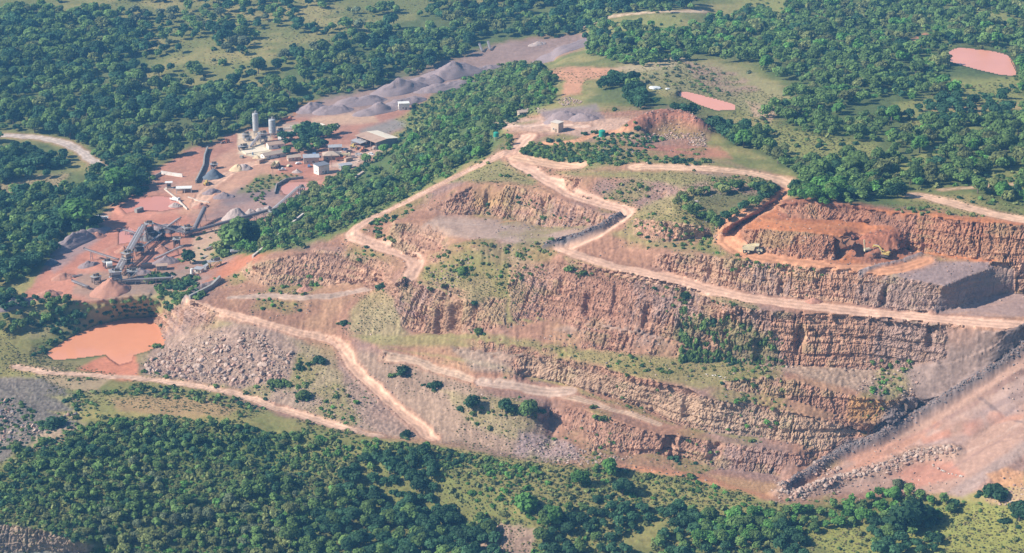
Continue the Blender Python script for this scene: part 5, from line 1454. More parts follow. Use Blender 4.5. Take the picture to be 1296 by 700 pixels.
wall('stone_wall', "437,236 450,226 460,219", 1.4, 1.4, M['plaster'], 'short pink wall on the green slope below the large shed')
o = thing('concrete_slab', 322, 191, 'pale cream concrete slab between the silos and the long shed', 'slab', R(28))
MB().box((0, 0, .1), (17, 11, .7)).build('slab_top', mat('slab_concrete', (.74, .62, .46), .9, .2, noise=.08, scale=.4), o)

# ------------------------------------------------------------------ cement silos and batching plant
def silo(u, v, r, h, leg, label):
    o = thing('cement_silo', u, v, label, 'silo', 0, None)
    MB().lathe((0, 0, 0), [(.35, leg - 2.2), (r, leg), (r, leg + .1), (r, leg + h), (r * .9, leg + h + .35), (.4, leg + h + .7)], 24).build('tank', M['silo'], o)
    rings = MB()
    for k in range(1, 4): rings.lathe((0, 0, 0), [(r + .002, leg + h * k / 4 - .1), (r + .09, leg + h * k / 4 - .08), (r + .09, leg + h * k / 4 + .08), (r + .002, leg + h * k / 4 + .1)], 24)
    rings.build('rib', M['galv'], o)
    for a in (45, 135, 225, 315):
        x, y = math.cos(R(a)) * r * .86, math.sin(R(a)) * r * .86
        MB().beam((x, y, -.4), (x, y, leg + .2), .35, .35).build('leg', M['galv'], o)
    MB().beam((r * .86 * .7, -r * .62, leg * .1), (-r * .6, -r * .62, leg * .8), .14, .14).beam((-r * .62, r * .6, leg * .1), (-r * .62, -r * .6, leg * .8), .14, .14).build('brace', M['galv'], o)
    MB().tube((.3, .2, leg + h + .5), (.3, .2, leg + h + 2.2), .55, .55).build('filter', M['galv'], o)
    rail = MB()
    for k in range(12):
        a0, a1 = 2 * math.pi * k / 12, 2 * math.pi * (k + 1) / 12
        rail.beam((r * .95 * math.cos(a0), r * .95 * math.sin(a0), leg + h + 1.3), (r * .95 * math.cos(a1), r * .95 * math.sin(a1), leg + h + 1.3), .09, .09)
        rail.beam((r * .95 * math.cos(a0), r * .95 * math.sin(a0), leg + h + .2), (r * .95 * math.cos(a0), r * .95 * math.sin(a0), leg + h + 1.3), .08, .08)
    rail.build('railing', M['steel'], o)
    lad = MB()
    for s in (-.25, .25): lad.beam((r + .3, s, .2), (r + .3, s, leg + h + 1), .08, .08)
    for k in range(int((leg + h) / .8)): lad.beam((r + .3, -.25, .5 + k * .8), (r + .3, .25, .5 + k * .8), .06, .06)
    lad.build('ladder', M['steel'], o)
silo(324, 172, 2.1, 12.5, 4.2, 'taller and slimmer of the two grey cement silos')
silo(345, 174, 2.55, 9.5, 3.8, 'shorter and stouter of the two grey cement silos')

def trestle(mb, x, z, w, foot=-.6):
    for s in (-1, 1):
        mb.beam((x - .2 * s * 0, s * w * 1.3, foot), (x, s * w * .55, z), .28, .28)
    mb.beam((x, -w, z * .45), (x, w, z * .45), .18, .18)
def conveyor(u0, v0, u1, v1, h0, h1, w, label, legs=4, cover=False, name='belt_conveyor', group=None, lat=True):
    A, B = at(u0, v0), at(u1, v1)
    dx_, dy_ = B[0] - A[0], B[1] - A[1]
    L = math.hypot(dx_, dy_); dz_ = (B[2] + h1) - (A[2] + h0)
    o = link(name, None); o.location = tuple(A); o.rotation_euler = (0, 0, math.atan2(dy_, dx_)); tag(o, label, 'conveyor', group)
    zf = lambda t: h0 + dz_ * t
    fr = MB()
    for s in (-1, 1):
        fr.beam((0, s * w / 2, zf(0)), (L, s * w / 2, zf(1)), .16, .2)
        if lat:
            fr.beam((0, s * w / 2, zf(0) - .9), (L, s * w / 2, zf(1) - .9), .14, .16)
            n = max(3, int(L / 1.6))
            for k in range(n):
                t0, t1 = k / n, (k + 1) / n
                fr.beam((L * t0, s * w / 2, zf(t0) - (.9 if k % 2 else 0)), (L * t1, s * w / 2, zf(t1) - (0 if k % 2 else .9)), .09, .09)
    fr.build('truss', M['steel'], o)
    MB().beam((-.3, 0, zf(0) + .22), (L + .3, 0, zf(1) + .22), w * .78, .14).build('belt', M['belt'], o)
    for x, z in ((-.3, zf(0)), (L + .3, zf(1))):
        MB().lathe_y((x, 0, z + .1), [(.45, -w * .45), (.45, w * .45)], 12).build('drum', M['dark'], o)
    if cover:
        c_ = MB(); n = 10; ws = w * .62
        prof = [(ws * math.cos(math.pi * k / n), .25 + 1.25 * math.sin(math.pi * k / n)) for k in range(n + 1)]
        V_ = [(0, y, zf(0) + z) for y, z in prof] + [(L * .96, y, zf(.96) + z) for y, z in prof]
        c_.add(V_, [(k, k + 1, n + 2 + k, n + 1 + k) for k in range(n)] + [tuple(range(n, -1, -1)), tuple(range(n + 1, 2 * n + 2))])
        c_.build('cover', M['belt'], o)
    else:
        MB().beam((L * .05, w / 2 + .45, zf(.05) + .05), (L * .95, w / 2 + .45, zf(.95) + .05), .6, .08).build('walkway', M['galv'], o)
    for k in range(legs):
        t = (k + .7) / legs * .95
        gz = ((A[2] + (B[2] - A[2]) * t)) - A[2]
        q = A + (B - A) * t
        if zf(t) - gz < 1.0: continue
        mb = MB(); x = L * t; z = zf(t) - .9
        for s in (-1, 1): mb.beam((x, s * w * .95, gz - 1.2), (x, s * w * .5, z), .26, .26)
        mb.beam((x, -w * .75, gz + (z - gz) * .5), (x, w * .75, gz + (z - gz) * .5), .16, .16)
        mb.build('trestle', M['steel'], o)
    return o
conveyor(153, 351, 187, 303, 4.5, 11, 2.0, 'steep twin conveyor climbing from the screening tower to the transfer tower, upper belt', 4)
conveyor(148, 350, 182, 303, 3.5, 9.5, 1.8, 'steep twin conveyor climbing from the screening tower to the transfer tower, lower belt', 4)
conveyor(236, 301, 189, 302, 3.0, 11, 1.6, 'conveyor sloping down from the transfer tower to the small crusher', 4)
conveyor(236, 300, 343, 272, 2.0, 3.2, 1.9, 'long low conveyor running across the yard beneath the green ridge', 9, cover=True)
conveyor(344, 272, 381, 254, 2.5, 10, 1.9, 'steep dark conveyor rising at the end of the long low conveyor', 4)
conveyor(246, 293, 260, 277, 1.2, 7.5, 2.4, 'short fat covered stacker conveyor standing above the pink mud', 2, cover=True)
conveyor(150, 336, 108, 328, 4.0, 7, 1.0, 'thin boom conveyor reaching out over the red yard', 2)
conveyor(172, 302, 157, 297, 4.0, 3.5, 1.0, 'short thin conveyor beside the small mud puddle', 2)
conveyor(150, 362, 218, 356, 3.4, 2.0, 1.8, 'grey horizontal conveyor along the front of the screening tower', 5)
conveyor(112, 368, 92, 357, 2.5, 1.0, 1.2, 'small low conveyor among the scrap beside the red cone heap', 2)
conveyor(207, 297, 229, 287, 3.0, 6, 1.0, 'thin conveyor over the purple heap behind the small crusher', 2)
conveyor(318, 187, 331, 179, 1.0, 6.0, 1.8, 'inclined grey conveyor feeding the cement batching plant', 2)
conveyor(611, 66, 607, 62, 1, 5, 1.2, 'tiny pale stacker conveyor beside the gravel strip, nearer of two', 1)
conveyor(621, 64, 618, 59, 1, 5, 1.2, 'other tiny pale stacker conveyor beside the gravel strip, farther along', 1)

def tower(name, u, v, w, d, h, rz, label, cat='crusher', mat_='steel', hopper=True, levels=2, clad=None):
    o = thing(name, u, v, label, cat, rz)
    for sx in (-1, 1):
        for sy in (-1, 1): MB().box((sx * w / 2, sy * d / 2, h / 2 - .5), (.4, .4, h + 1)).build('leg', M[mat_], o)
    for k in range(1, levels + 1):
        z = h * k / levels
        dk = MB().box((0, 0, z), (w + 1.4, d + 1.4, .18)).build('deck', M['galv'], o)
        rl = MB()
        for s in (-1, 1):
            rl.beam((-w / 2 - .65, s * (d / 2 + .65), z + 1.1), (w / 2 + .65, s * (d / 2 + .65), z + 1.1), .08, .08)
            rl.beam((s * (w / 2 + .65), -d / 2 - .65, z + 1.1), (s * (w / 2 + .65), d / 2 + .65, z + 1.1), .08, .08)
            for t in (-1, 0, 1): rl.beam((t * (w / 2 + .65), s * (d / 2 + .65), z), (t * (w / 2 + .65), s * (d / 2 + .65), z + 1.1), .08, .08)
        rl.build('railing', M['yellow' if k == levels else mat_], dk)
    br = MB()
    for s in (-1, 1): br.beam((-w / 2, s * d / 2, .2), (w / 2, s * d / 2, h / levels), .16, .16); br.beam((s * w / 2, -d / 2, .2), (s * w / 2, d / 2, h / levels), .16, .16)
    br.build('brace', M[mat_], o)
    if hopper: MB().box((0, 0, h * .55), (w * .5, d * .5, h * .4), 0, 1.75).build('hopper', M['dark'], o)
    if clad: MB().box((.1, .1, h * .78), (w * .8, d * .8, h * .36)).build('screen_box', M[clad], o)
    MB().box((w * .2, -d * .15, h + .9), (w * .5, d * .4, 1.5)).tube((-w * .2, 0, h + .8), (-w * .2, d * .3, h + .8), .6).build('drive', M['dark'], o)
    st = MB(); n = 9
    for k in range(n): st.box((-w / 2 + (k + .5) * w / n, -d / 2 - 1.1, h / levels * (k + .7) / n), (w / n, .9, .1))
    st.beam((-w / 2, -d / 2 - 1.5, 0), (w / 2, -d / 2 - 1.5, h / levels), .1, .25).build('stair', M[mat_], o)
    return o
tower('transfer_tower', 190, 304, 4, 4, 11, R(20), 'dark transfer tower at the head of the steep twin conveyors', hopper=True, mat_='dark')
tower('screening_tower', 147, 360, 6, 5, 8.5, R(15), 'screening tower on legs over the red cone heap', clad='galv')
tower('screening_tower', 162, 340, 4.5, 4, 10, R(50), 'tall rusty screening tower halfway along the steep twin conveyors', clad='rust', levels=3)
tower('crusher_tower', 177, 322, 4.5, 4, 5.5, R(10), 'squat crusher frame in the shadow of the twin conveyors', mat_='dark')
tower('crusher_tower', 237, 298, 4, 4, 5.5, R(35), 'small crusher where the long conveyor begins', clad='galv')
tower('cone_crusher', 224, 312, 3.2, 3.2, 5.0, R(0), 'dark funnel-shaped crusher on splayed legs in the yard', mat_='dark', levels=1)
tower('crusher_tower', 136, 338, 4, 3.4, 3.6, R(30), 'low crusher at the foot of the thin boom conveyor', mat_='dark', levels=1)
tower('crusher_tower', 345, 274, 3.4, 3, 3.5, R(20), 'small drive station halfway along the long conveyor', mat_='dark', levels=1)
tower('crusher_tower', 382, 252, 3, 3, 8, R(30), 'dark head tower at the top of the steep dark conveyor', mat_='dark')
tower('batching_plant', 333, 180, 5, 4, 7, R(25), 'cement batching plant under the two silos', 'batching plant', clad='galv', mat_='galv')
tower('hopper_station', 308, 190, 6, 3, 3.0, R(25), 'row of dark feed hoppers at the edge of the pale slab', 'hopper', mat_='dark', levels=1)
tower('loading_gantry', 272, 338, 7, 3, 4.0, R(25), 'yellowish loading gantry on thin posts beside the red road', 'gantry', hopper=False, levels=1, mat_='yellow')
o = thing('drum_screen', 140, 356, 'white round drum on top of the screening tower over the red cone heap', 'drum', R(20), dz=10.6)
MB().tube((-1.6, 0, 0), (1.6, 0, 0), 1.5, 1.5, 18).build('drum_shell', M['white'], o); MB().box((0, 0, -1.75), (2.8, 2.0, 1.2)).build('cradle', M['steel'], o)
o = thing('water_vessel', 336, 179, 'small white round vessel at the foot of the batching plant', 'tank', 0)
MB().lathe((0, 0, 0), [(.3, .5), (1.2, 1.0), (1.4, 1.8), (1.2, 2.6), (.3, 3.0)], 16).build('shell', M['white'], o); MB().box((0, 0, .2), (1.6, 1.6, 1.1)).build('stand', M['steel'], o)
o = thing('generator_cabin', 315, 178, 'white generator cabin beside the taller silo', 'cabin', R(20))
MB().box((0, 0, 1.3), (4, 2.5, 3.2)).build('housing', M['white'], o); MB().box((0, -1.3, 1.3), (1.4, .1, 1.6)).build('louvre', M['dark'], o)
o = thing('pump_unit', 243, 349, 'pale pump unit on a stand beside the grey conveyor', 'pump', R(-20))
MB().tube((0, 0, 1.0), (0, 0, 4.2), 1.0, .8).build('filter_pot', M['white'], o); MB().box((0, 0, .5), (2.6, 2.2, 1.6)).build('stand', M['steel'], o); MB().beam((.8, 0, 2.6), (9, -3, .3), .3, .3).build('pipe', M['dark'], o)

# water tanks on stands
for u, v, rad, h, st, lb in ((628, 177, 1.7, 2.4, 2.0, 'green plastic water tank on a white stand among the bushes'), (762, 173, 2.0, 3.4, .3, 'green plastic water tank standing low by the red track')):
    o = thing('water_tank', u, v, lb, 'water tank')
    MB().lathe((0, 0, st), [(rad, 0), (rad, h), (rad * .8, h + .35), (.35, h + .6), (.35, h + .8)], 20).build('tank', M['green'], o)
    s_ = MB()
    for x in (-1, 1):
        for y in (-1, 1): s_.box((x * rad * .6, y * rad * .6, st / 2 - .4), (.3, .3, st + .7))
    s_.box((0, 0, st - .08), (rad * 1.8, rad * 1.8, .14)).build('stand', M['white'], o)
o = thing('utility_pole', 701, 196, 'thin bare pole beside the red road below the weighhouse', 'pole')
MB().tube((0, 0, -1), (0, 0, 10.5), .17, .11, 8).build('post', M['wood'], o); MB().box((0, 0, 9.6), (1.8, .14, .14)).build('crossarm', M['wood'], o)
o = thing('tarpaulin_cover', 829, 113, 'white sheeted heap beside the small pink pond', 'cover', R(-10))
rs = np.random.default_rng(3); V_, F_ = rock_shape(rs, True)
MB().add(V_ * np.array([6, 3.6, 1.9]) + np.array([0, 0, .9]), F_).build('sheet', M['sheet'], o); MB().add(V_ * np.array([2.2, 1.8, 1.4]) + np.array([8.5, -1, .7]), F_).build('sheet', M['sheet'], o)

# ------------------------------------------------------------------ heaps of gravel
def heap(u, v, L, W, H, rz, m_, label, seed, ridge=.45, cat='heap', group=None, peaks=1):
    r = np.random.default_rng(seed)
    n, q = 56, 20
    A, B = np.meshgrid(np.linspace(0, 2 * math.pi, n, endpoint=False), np.linspace(0, 1, q))
    p = at(u, v)
    hw, hl = W / 2, L / 2
    ext = max(hl - hw, 0)
    x = np.cos(A) * hw * B + np.sign(np.cos(A)) * np.abs(np.cos(A)) ** .5 * ext * np.minimum(1, B * 1.0)
    y = np.sin(A) * hw * B
    nz = fbm(np.stack([x.ravel() / (W * .22) + seed, y.ravel() / (W * .22), 0 * x.ravel()], 1), 3, seed).reshape(x.shape)
    nf = fbm(np.stack([x.ravel() / 1.3 + seed, y.ravel() / 1.3, 0 * x.ravel()], 1), 3, seed + 3).reshape(x.shape)
    prof = np.clip(1 - B, 0, 1)
    z = H * np.minimum(prof * 1.06, 1 - .12 * np.exp(-((1 - prof) / .15) ** 2)) * (1 + .32 * nz)
    if peaks > 1:
        z *= .80 + .20 * np.cos(2 * math.pi * peaks * (x / (2 * hl) + .5) + math.pi)
    z = z + .38 * nf * np.minimum(1, prof * 4)
    rad = 1 + .10 * nz
    x, y = x * rad, y * rad
    # sink the foot into the ground, following its slope
    cu = math.cos(rz); su = math.sin(rz)
    V_ = np.stack([x.ravel(), y.ravel(), z.ravel()], 1)
    V_[:, 2] -= .5 * (B.ravel() > .99) + .1
    Wd = np.stack([V_[:, 0] * cu - V_[:, 1] * su + p[0], V_[:, 0] * su + V_[:, 1] * cu + p[1]], 1)
    # ground under each vertex, from the picture position of that ground
    t = unproj_ground(Wd, p[2])
    V_[:, 2] += t - p[2]
    I = np.arange(n * q).reshape(q, n)
    F_ = np.stack([I[:-1].ravel(), np.roll(I[:-1], -1, 1).ravel(), np.roll(I[1:], -1, 1).ravel(), I[1:].ravel()], 1)
    o = link('stockpile', new_mesh('stockpile', V_, F_[:, ::-1], m_, smooth=True))
    o.location = tuple(p); o.rotation_euler = (0, 0, rz)
    return tag(o, label, cat, group)
def unproj_ground(XY, z0):
    """height of the ground under world positions (a few steps of looking up the picture position)"""
    z = np.full(len(XY), float(z0))
    for _ in range(6):
        dpt = XY[:, 1] * CP - (z - CAMZ) * SP
        u = W0 / 2 + FOC * XY[:, 0] / dpt; v = H0 / 2 - FOC * (XY[:, 1] * SP + (z - CAMZ) * CP) / dpt
        z = .5 * z + .5 * lat_z(u, v)
    return np.clip(z, z0 - 6, z0 + 6)
GV = M['gravel']
heap(396, 139, 30, 19, 6.2, R(25), GV, 'grey gravel heap at the near end of the strip beside the orange soil', 1)
heap(421, 141, 34, 20, 7.0, R(15), GV, 'grey gravel heap with twin tops at the near end of the strip', 2, peaks=2)
heap(455, 130, 46, 22, 7.4, R(20), GV, 'grey gravel heap next beyond the twin-topped heap', 3, peaks=2)
heap(506, 114, 52, 27, 9.4, R(40), GV, 'broad grey gravel heap midway along the strip', 4)
heap(573, 94, 58, 30, 10.9, R(30), GV, 'tallest grey gravel heap, against the wood edge of the strip', 5)
heap(538, 104, 40, 22, 7.0, R(30), GV, 'grey gravel heap leaning against the tallest one', 41, peaks=2)
heap(480, 140, 46, 19, 7.0, R(35), GV, 'long grey gravel heap just behind the white hut', 6, peaks=3)
heap(512, 130, 40, 17, 5.9, R(35), GV, 'grey gravel heap continuing the row beyond the white hut', 42, peaks=2)
heap(563, 111, 58, 19, 6.2, R(30), GV, 'long low grey gravel heap on the ridge side of the strip', 7, peaks=2)
heap(610, 88, 40, 14, 3.5, R(35), GV, 'low grey gravel spread between the tallest heap and the far bank', 43, peaks=2)
heap(722, 62, 78, 30, 8.6, R(40), GV, 'long grey gravel bank at the far end of the strip', 8, peaks=2)
heap(545, 97, 16, 9, 2.3, R(30), M['palegravel'], 'small pale heap between two grey gravel heaps', 9)
heap(680, 56, 18, 9, 2.3, R(30), M['palegravel'], 'small pale heap near the far end of the strip', 10)
heap(712, 149, 26, 14, 5, R(0), GV, 'grey gravel heap behind the weighhouse', 11)
heap(738, 150, 20, 11, 4.4, R(-10), GV, 'smaller grey gravel heap, touching the one behind the weighhouse', 12)
heap(270, 224, 16, 13, 6, R(10), M['bluegravel'], 'small blue-grey gravel heap under the dark block wall', 13)
heap(300, 215, 12, 10, 4.6, R(0), M['sand'], 'cream sand heap in the middle of the plant road', 14)
heap(309, 214, 12, 10, 4.4, R(0), M['palegravel'], 'stony brown heap touching the cream sand heap', 15)
heap(298, 277, 19, 16, 8, R(0), M['palegravel'], 'grey cone heap beside the long low conveyor', 16)
heap(318, 272, 12, 8, 4.4, R(20), M['palegravel'], 'small pale heap behind the grey cone heap', 17)
heap(334, 268, 16, 9, 5, R(20), M['palegravel'], 'pale lumpy heap next to the long conveyor', 18, peaks=2)
heap(140, 369, 25, 19, 8.5, R(10), M['redfines'], 'red cone heap under the screening tower', 19)
heap(98, 306, 62, 15, 6.5, R(62), GV, 'long grey windrow along the wood side of the red yard', 20)
heap(192, 302, 16, 13, 6.5, R(0), M['dark'], 'dark heap under the transfer tower', 21)
heap(209, 292, 30, 13, 5, R(10), GV, 'purple grey heap behind the small crusher', 22)
heap(65, 333, 9, 7, 3, R(0), M['bluegravel'], 'small dark heap at the end of the grey windrow', 23)
heap(18, 386, 26, 12, 4.5, R(30), GV, 'low grey heap at the corner of the yard beside the dark trees', 24)
heap(112, 336, 14, 8, 3.2, R(30), GV, 'low grey heap in front of the thin boom conveyor', 25)
heap(386, 367, 10, 7, 2.6, R(0), M['redfines'], 'small red heap on the quarry floor track', 26)
heap(1030, 382, 9, 6, 2.2, R(0), M['redfines'], 'small red heap beside the haul road', 27)
heap(880, 256, 6, 4, 1.2, R(0), M['palegravel'], 'tiny pale heap on the upper plateau', 28)

# ------------------------------------------------------------------ machines and vehicles
def wheels(o, spots, r, w, axis_y=True):
    for x, y in spots:
        t = MB().wheel((x, y, r), r, w).build('wheel', M['tyre'], o)
        MB().lathe_y((x, y, r), [(r * .5, -w * .52), (r * .5, w * .52)], 10).build('rim', M['dustyellow'], t)
def dump_truck(u, v, rz, label, body='dustyellow', s=1.0, name='dump_truck'):
    o = thing(name, u, v, label, 'dump truck', rz); o.scale = (s, s, s)
    B = M[body]
    MB().box((0, 0, 1.35), (8.6, 1.6, .6)).build('chassis', M['dark'], o)
    bd = MB()
    bd.prism([(-4.9, 2.7), (-4.2, 1.75), (.9, 1.75), (1.5, 3.9), (3.1, 4.1), (3.1, 4.3), (1.0, 4.35), (-4.9, 3.0)], -1.85, -1.65)
    bd.prism([(-4.9, 2.7), (-4.2, 1.75), (.9, 1.75), (1.5, 3.9), (3.1, 4.1), (3.1, 4.3), (1.0, 4.35), (-4.9, 3.0)], 1.65, 1.85)
    bd.hexa([(-4.8, -1.65, 2.45), (-4.2, -1.65, 1.75), (-4.2, 1.65, 1.75), (-4.8, 1.65, 2.45)], [(-4.8, -1.65, 2.6), (-4.15, -1.65, 1.9), (-4.15, 1.65, 1.9), (-4.8, 1.65, 2.6)])
    bd.box((-1.65, 0, 1.84), (5.2, 3.3, .16)); bd.hexa([(.85, -1.65, 1.8), (1.05, -1.65, 1.8), (1.05, 1.65, 1.8), (.85, 1.65, 1.8)], [(1.4, -1.65, 4.1), (1.6, -1.65, 4.1), (1.6, 1.65, 4.1), (1.4, 1.65, 4.1)])
    bd.box((2.3, 0, 4.2), (1.7, 3.4, .14))
    bd.build('dump_body', B, o)
    cb = MB().prism([(1.8, 1.7), (3.3, 1.7), (3.2, 2.6), (2.9, 3.7), (1.8, 3.7)], -1.35, .35).build('cab', B, o)
    MB().box((3.12, -.5, 3.0), (.1, 1.4, .8)).build('windscreen', M['glass'], cb); MB().box((2.4, -1.38, 3.0), (.9, .08, .8)).build('side_window', M['glass'], cb)
    MB().prism([(2.0, 1.2), (4.9, 1.2), (4.9, 2.1), (4.4, 2.5), (2.0, 2.5)], -1.2, 1.2).build('bonnet', B, o)
    MB().box((4.96, 0, 1.7), (.1, 1.5, .8)).build('grille', M['dark'], o)
    for y in (-1, 1): MB().box((4.97, y * 1.0, 2.0), (.12, .3, .25)).build('headlight', M['white'], o)
    wheels(o, [(3.4, -1.55), (3.4, 1.55), (-1.6, -1.55), (-1.6, 1.55), (-3.4, -1.55), (-3.4, 1.55)], .92, .7)
    return o
dump_truck(952, 320, R(-14), 'dusty cream dump truck on the bend of the red top bench road', s=1.06)
dump_truck(349, 212, R(70), 'brown and cream dump truck driving across the plant yard', s=.95)

def excavator(u, v, rz, label):
    o = thing('excavator', u, v, label, 'excavator', rz)
    for y in (-1.35, 1.35):
        t = MB().prism([(-2.2, .15), (-1.9, 0), (1.9, 0), (2.25, .2), (2.3, .6), (1.9, .95), (-1.9, .95), (-2.3, .6)], y - .35, y + .35).build('track', M['tyre'], o)
        w_ = MB()
        for k in range(5): w_.lathe_y((-1.6 + k * .8, y, .45), [(.28, -.37), (.28, .37)], 10)
        w_.build('roller', M['dark'], t)
    MB().tube((0, 0, .7), (0, 0, 1.2), .9, .9, 16).box((0, 0, .6), (2.2, 2.0, .4)).build('undercarriage', M['dark'], o)
    h_ = MB().box((-.6, 0, 1.75), (3.7, 2.7, 1.1)).box((-1.7, 0, 2.1), (1.5, 2.7, 1.0)).build('house', M['yellow'], o, bevel=.06)
    cb = MB().prism([(.1, 1.9), (1.45, 1.9), (1.5, 2.6), (1.15, 3.35), (.1, 3.35)], .35, 1.4).build('cab', M['yellow'], o)
    MB().box((1.42, .87, 2.75), (.1, .85, .8)).build('windscreen', M['glass'], cb); MB().box((.75, 1.42, 2.7), (.9, .06, .8)).build('side_window', M['glass'], cb)
    bm_ = MB().beam((1.0, -.1, 1.9), (3.3, -.1, 4.7), .55, .75).beam((3.2, -.1, 4.65), (6.2, -.1, 4.6), .5, .65).build('boom', M['yellow'], o)
    MB().beam((1.3, .3, 1.6), (3.2, .3, 3.9), .18, .18).beam((3.4, -.1, 5.1), (5.8, -.1, 5.3), .2, .2).build('ram', M['galv'], bm_)
    MB().beam((6.0, -.1, 5.1), (7.2, -.1, 2.0), .4, .55).build('arm', M['yellow'], o)
    MB().prism([(6.7, 2.1), (7.5, 2.2), (7.9, 1.3), (7.5, .6), (6.6, .55), (6.3, .9), (7.0, 1.0), (7.2, 1.5)], -.8, .6).build('bucket', M['dark'], o)
    return o
excavator(1119, 324, R(150), 'yellow excavator digging on the dark spoil of the top bench')
o = thing('ripped_spoil_machine', 1097, 318, 'pale upright drill rig mast beside the yellow excavator', 'drill rig', R(20)); o.name = 'drill_rig'
MB().box((0, 0, .9), (3.4, 2.0, 1.2)).build('body', M['dustyellow'], o); MB().beam((-1.2, 0, .8), (-1.9, 0, 6.2), .5, .5).build('mast', M['dustyellow'], o)
for y in (-.9, .9): MB().box((0, y, .35), (3.2, .45, .7)).build('track', M['tyre'], o)

def car(u, v, rz, label, paint_='vwhite', kind='car', name=None, cat='car'):
    o = thing(name or 'parked_car', u, v, label, cat, rz)
    if kind == 'car':
        MB().prism([(-2.15, .35), (2.15, .35), (2.2, .75), (1.3, .95), (.75, 1.5), (-1.2, 1.5), (-1.9, 1.0), (-2.2, .95)], -.86, .86).build('body', M[paint_], o, bevel=.04)
        MB().prism([(-1.6, 1.02), (1.1, 1.02), (.7, 1.44), (-1.15, 1.44)], -.875, .875).build('side_window', M['glass'], o)
        sp, rw = [(1.35, -.8), (1.35, .8), (-1.35, -.8), (-1.35, .8)], .34
        MB().hexa([(1.2, -.7, 1.0), (1.22, -.7, .98), (1.22, .7, .98), (1.2, .7, 1.0)], [(.8, -.65, 1.5), (.84, -.65, 1.48), (.84, .65, 1.48), (.8, .65, 1.5)]).build('windscreen', M['glass'], o)
    elif kind == 'pickup':
        MB().prism([(-2.5, .45), (2.5, .45), (2.55, 1.0), (1.4, 1.15), (.9, 1.8), (-.4, 1.8), (-.5, 1.1), (-2.5, 1.1)], -.9, .9).build('body', M[paint_], o, bevel=.04)
        MB().prism([(-.3, 1.2), (1.2, 1.2), (.85, 1.72), (-.3, 1.72)], -.915, .915).build('side_window', M['glass'], o)
        MB().box((-1.5, 0, 1.13), (1.8, 1.5, .1)).build('load_bed', M['dark'], o)
        sp, rw = [(1.5, -.82), (1.5, .82), (-1.5, -.82), (-1.5, .82)], .4
    elif kind == 'truck':
        MB().box((0, 0, .95), (7.5, 1.2, .35)).build('chassis', M['dark'], o)
        cb = MB().prism([(2.0, .8), (3.8, .8), (3.8, 1.9), (3.5, 2.9), (2.0, 2.9)], -1.15, 1.15).build('cab', M[paint_], o, bevel=.05)
        MB().box((3.68, 0, 2.35), (.12, 1.9, .75)).build('windscreen', M['glass'], cb)
        MB().box((-1.1, 0, 1.25), (5.6, 2.4, .25)).box((-1.1, 1.15, 1.8), (5.6, .1, .9)).box((-1.1, -1.15, 1.8), (5.6, .1, .9)).box((1.65, 0, 1.8), (.1, 2.2, .9)).build('load_bed', M[paint_], o)
        sp, rw = [(2.8, -1.0), (2.8, 1.0), (-2.0, -1.0), (-2.0, 1.0), (-3.1, -1.0), (-3.1, 1.0)], .5
    elif kind == 'loader':
        MB().box((-1.3, 0, 1.6), (2.8, 1.9, 1.3)).box((1.2, 0, 1.3), (1.8, 1.5, .9)).build('body', M[paint_], o, bevel=.06)
        cb = MB().box((-.2, 0, 2.7), (1.4, 1.5, 1.5)).build('cab', M[paint_], o); MB().box((.52, 0, 2.85), (.08, 1.3, .9)).build('windscreen', M['glass'], cb)
        for y in (-.7, .7): MB().beam((1.3, y, 1.8), (3.4, y, .9), .25, .35).build('lift_arm', M[paint_], o)
        MB().prism([(3.2, .2), (4.3, .15), (3.5, .5), (3.4, 1.3), (3.1, 1.3)], -1.4, 1.4).build('bucket', M['steel'], o)
        sp, rw = [(1.4, -1.1), (1.4, 1.1), (-1.6, -1.1), (-1.6, 1.1)], .8
    for x, y in sp:
        t = MB().wheel((x, y, rw), rw, rw * .62, 14).build('wheel', M['tyre'], o)
        MB().lathe_y((x, y, rw), [(rw * .5, -rw * .33), (rw * .5, rw * .33)], 10).build('rim', M['galv'], t)
    if kind in ('car', 'pickup'):
        for y in (-.62, .62): MB().box((2.2, y, .78), (.1, .3, .16)).build('headlight', M['white'], o)
    return o
car(378, 208, R(25), 'white car parked in front of the tan office')
car(391, 211, R(100), 'dark blue car in the shade of the tan office', 'blue')
car(424, 161, R(10), 'white pickup parked on the gravel near the heaps', 'vwhite', 'pickup', 'pickup_truck', 'pickup')
car(418, 163, R(10), 'white car parked beside the pickup near the gravel heaps')
car(300, 320, R(15), 'white truck in the shade of the trees under the ridge', 'vwhite', 'truck', 'flatbed_truck', 'truck')
car(448, 188, R(-30), 'yellow wheel loader in front of the large shed', 'yellow', 'loader', 'wheel_loader', 'loader')
car(437, 198, R(-5), 'cream flatbed truck in the scrap yard', 'dustyellow', 'truck', 'flatbed_truck', 'truck')
car(460, 192, R(40), 'orange wheel loader beside the large shed', 'orange', 'loader', 'wheel_loader', 'loader')
car(432, 203, R(20), 'dusty red truck parked by the low brown roofed building', 'orange', 'truck', 'flatbed_truck', 'truck')
car(470, 196, R(-35), 'white car at the open end of the scrap yard')
car(286, 181, R(200), 'orange loader by the dark wall at the edge of the wood', 'orange', 'loader', 'wheel_loader', 'loader')
car(129, 278, R(180), 'pale truck half hidden under the trees of the yard edge', 'vwhite', 'truck', 'flatbed_truck', 'truck')
car(363, 153, R(30), 'dark red truck at the edge of the wood behind the stouter silo', 'orange', 'truck', 'flatbed_truck', 'truck')
tower('crushing_unit', 271, 213, 4, 3, 3.2, R(15), 'mobile crusher standing behind the blue-grey gravel heap', 'crusher', mat_='steel', levels=1)
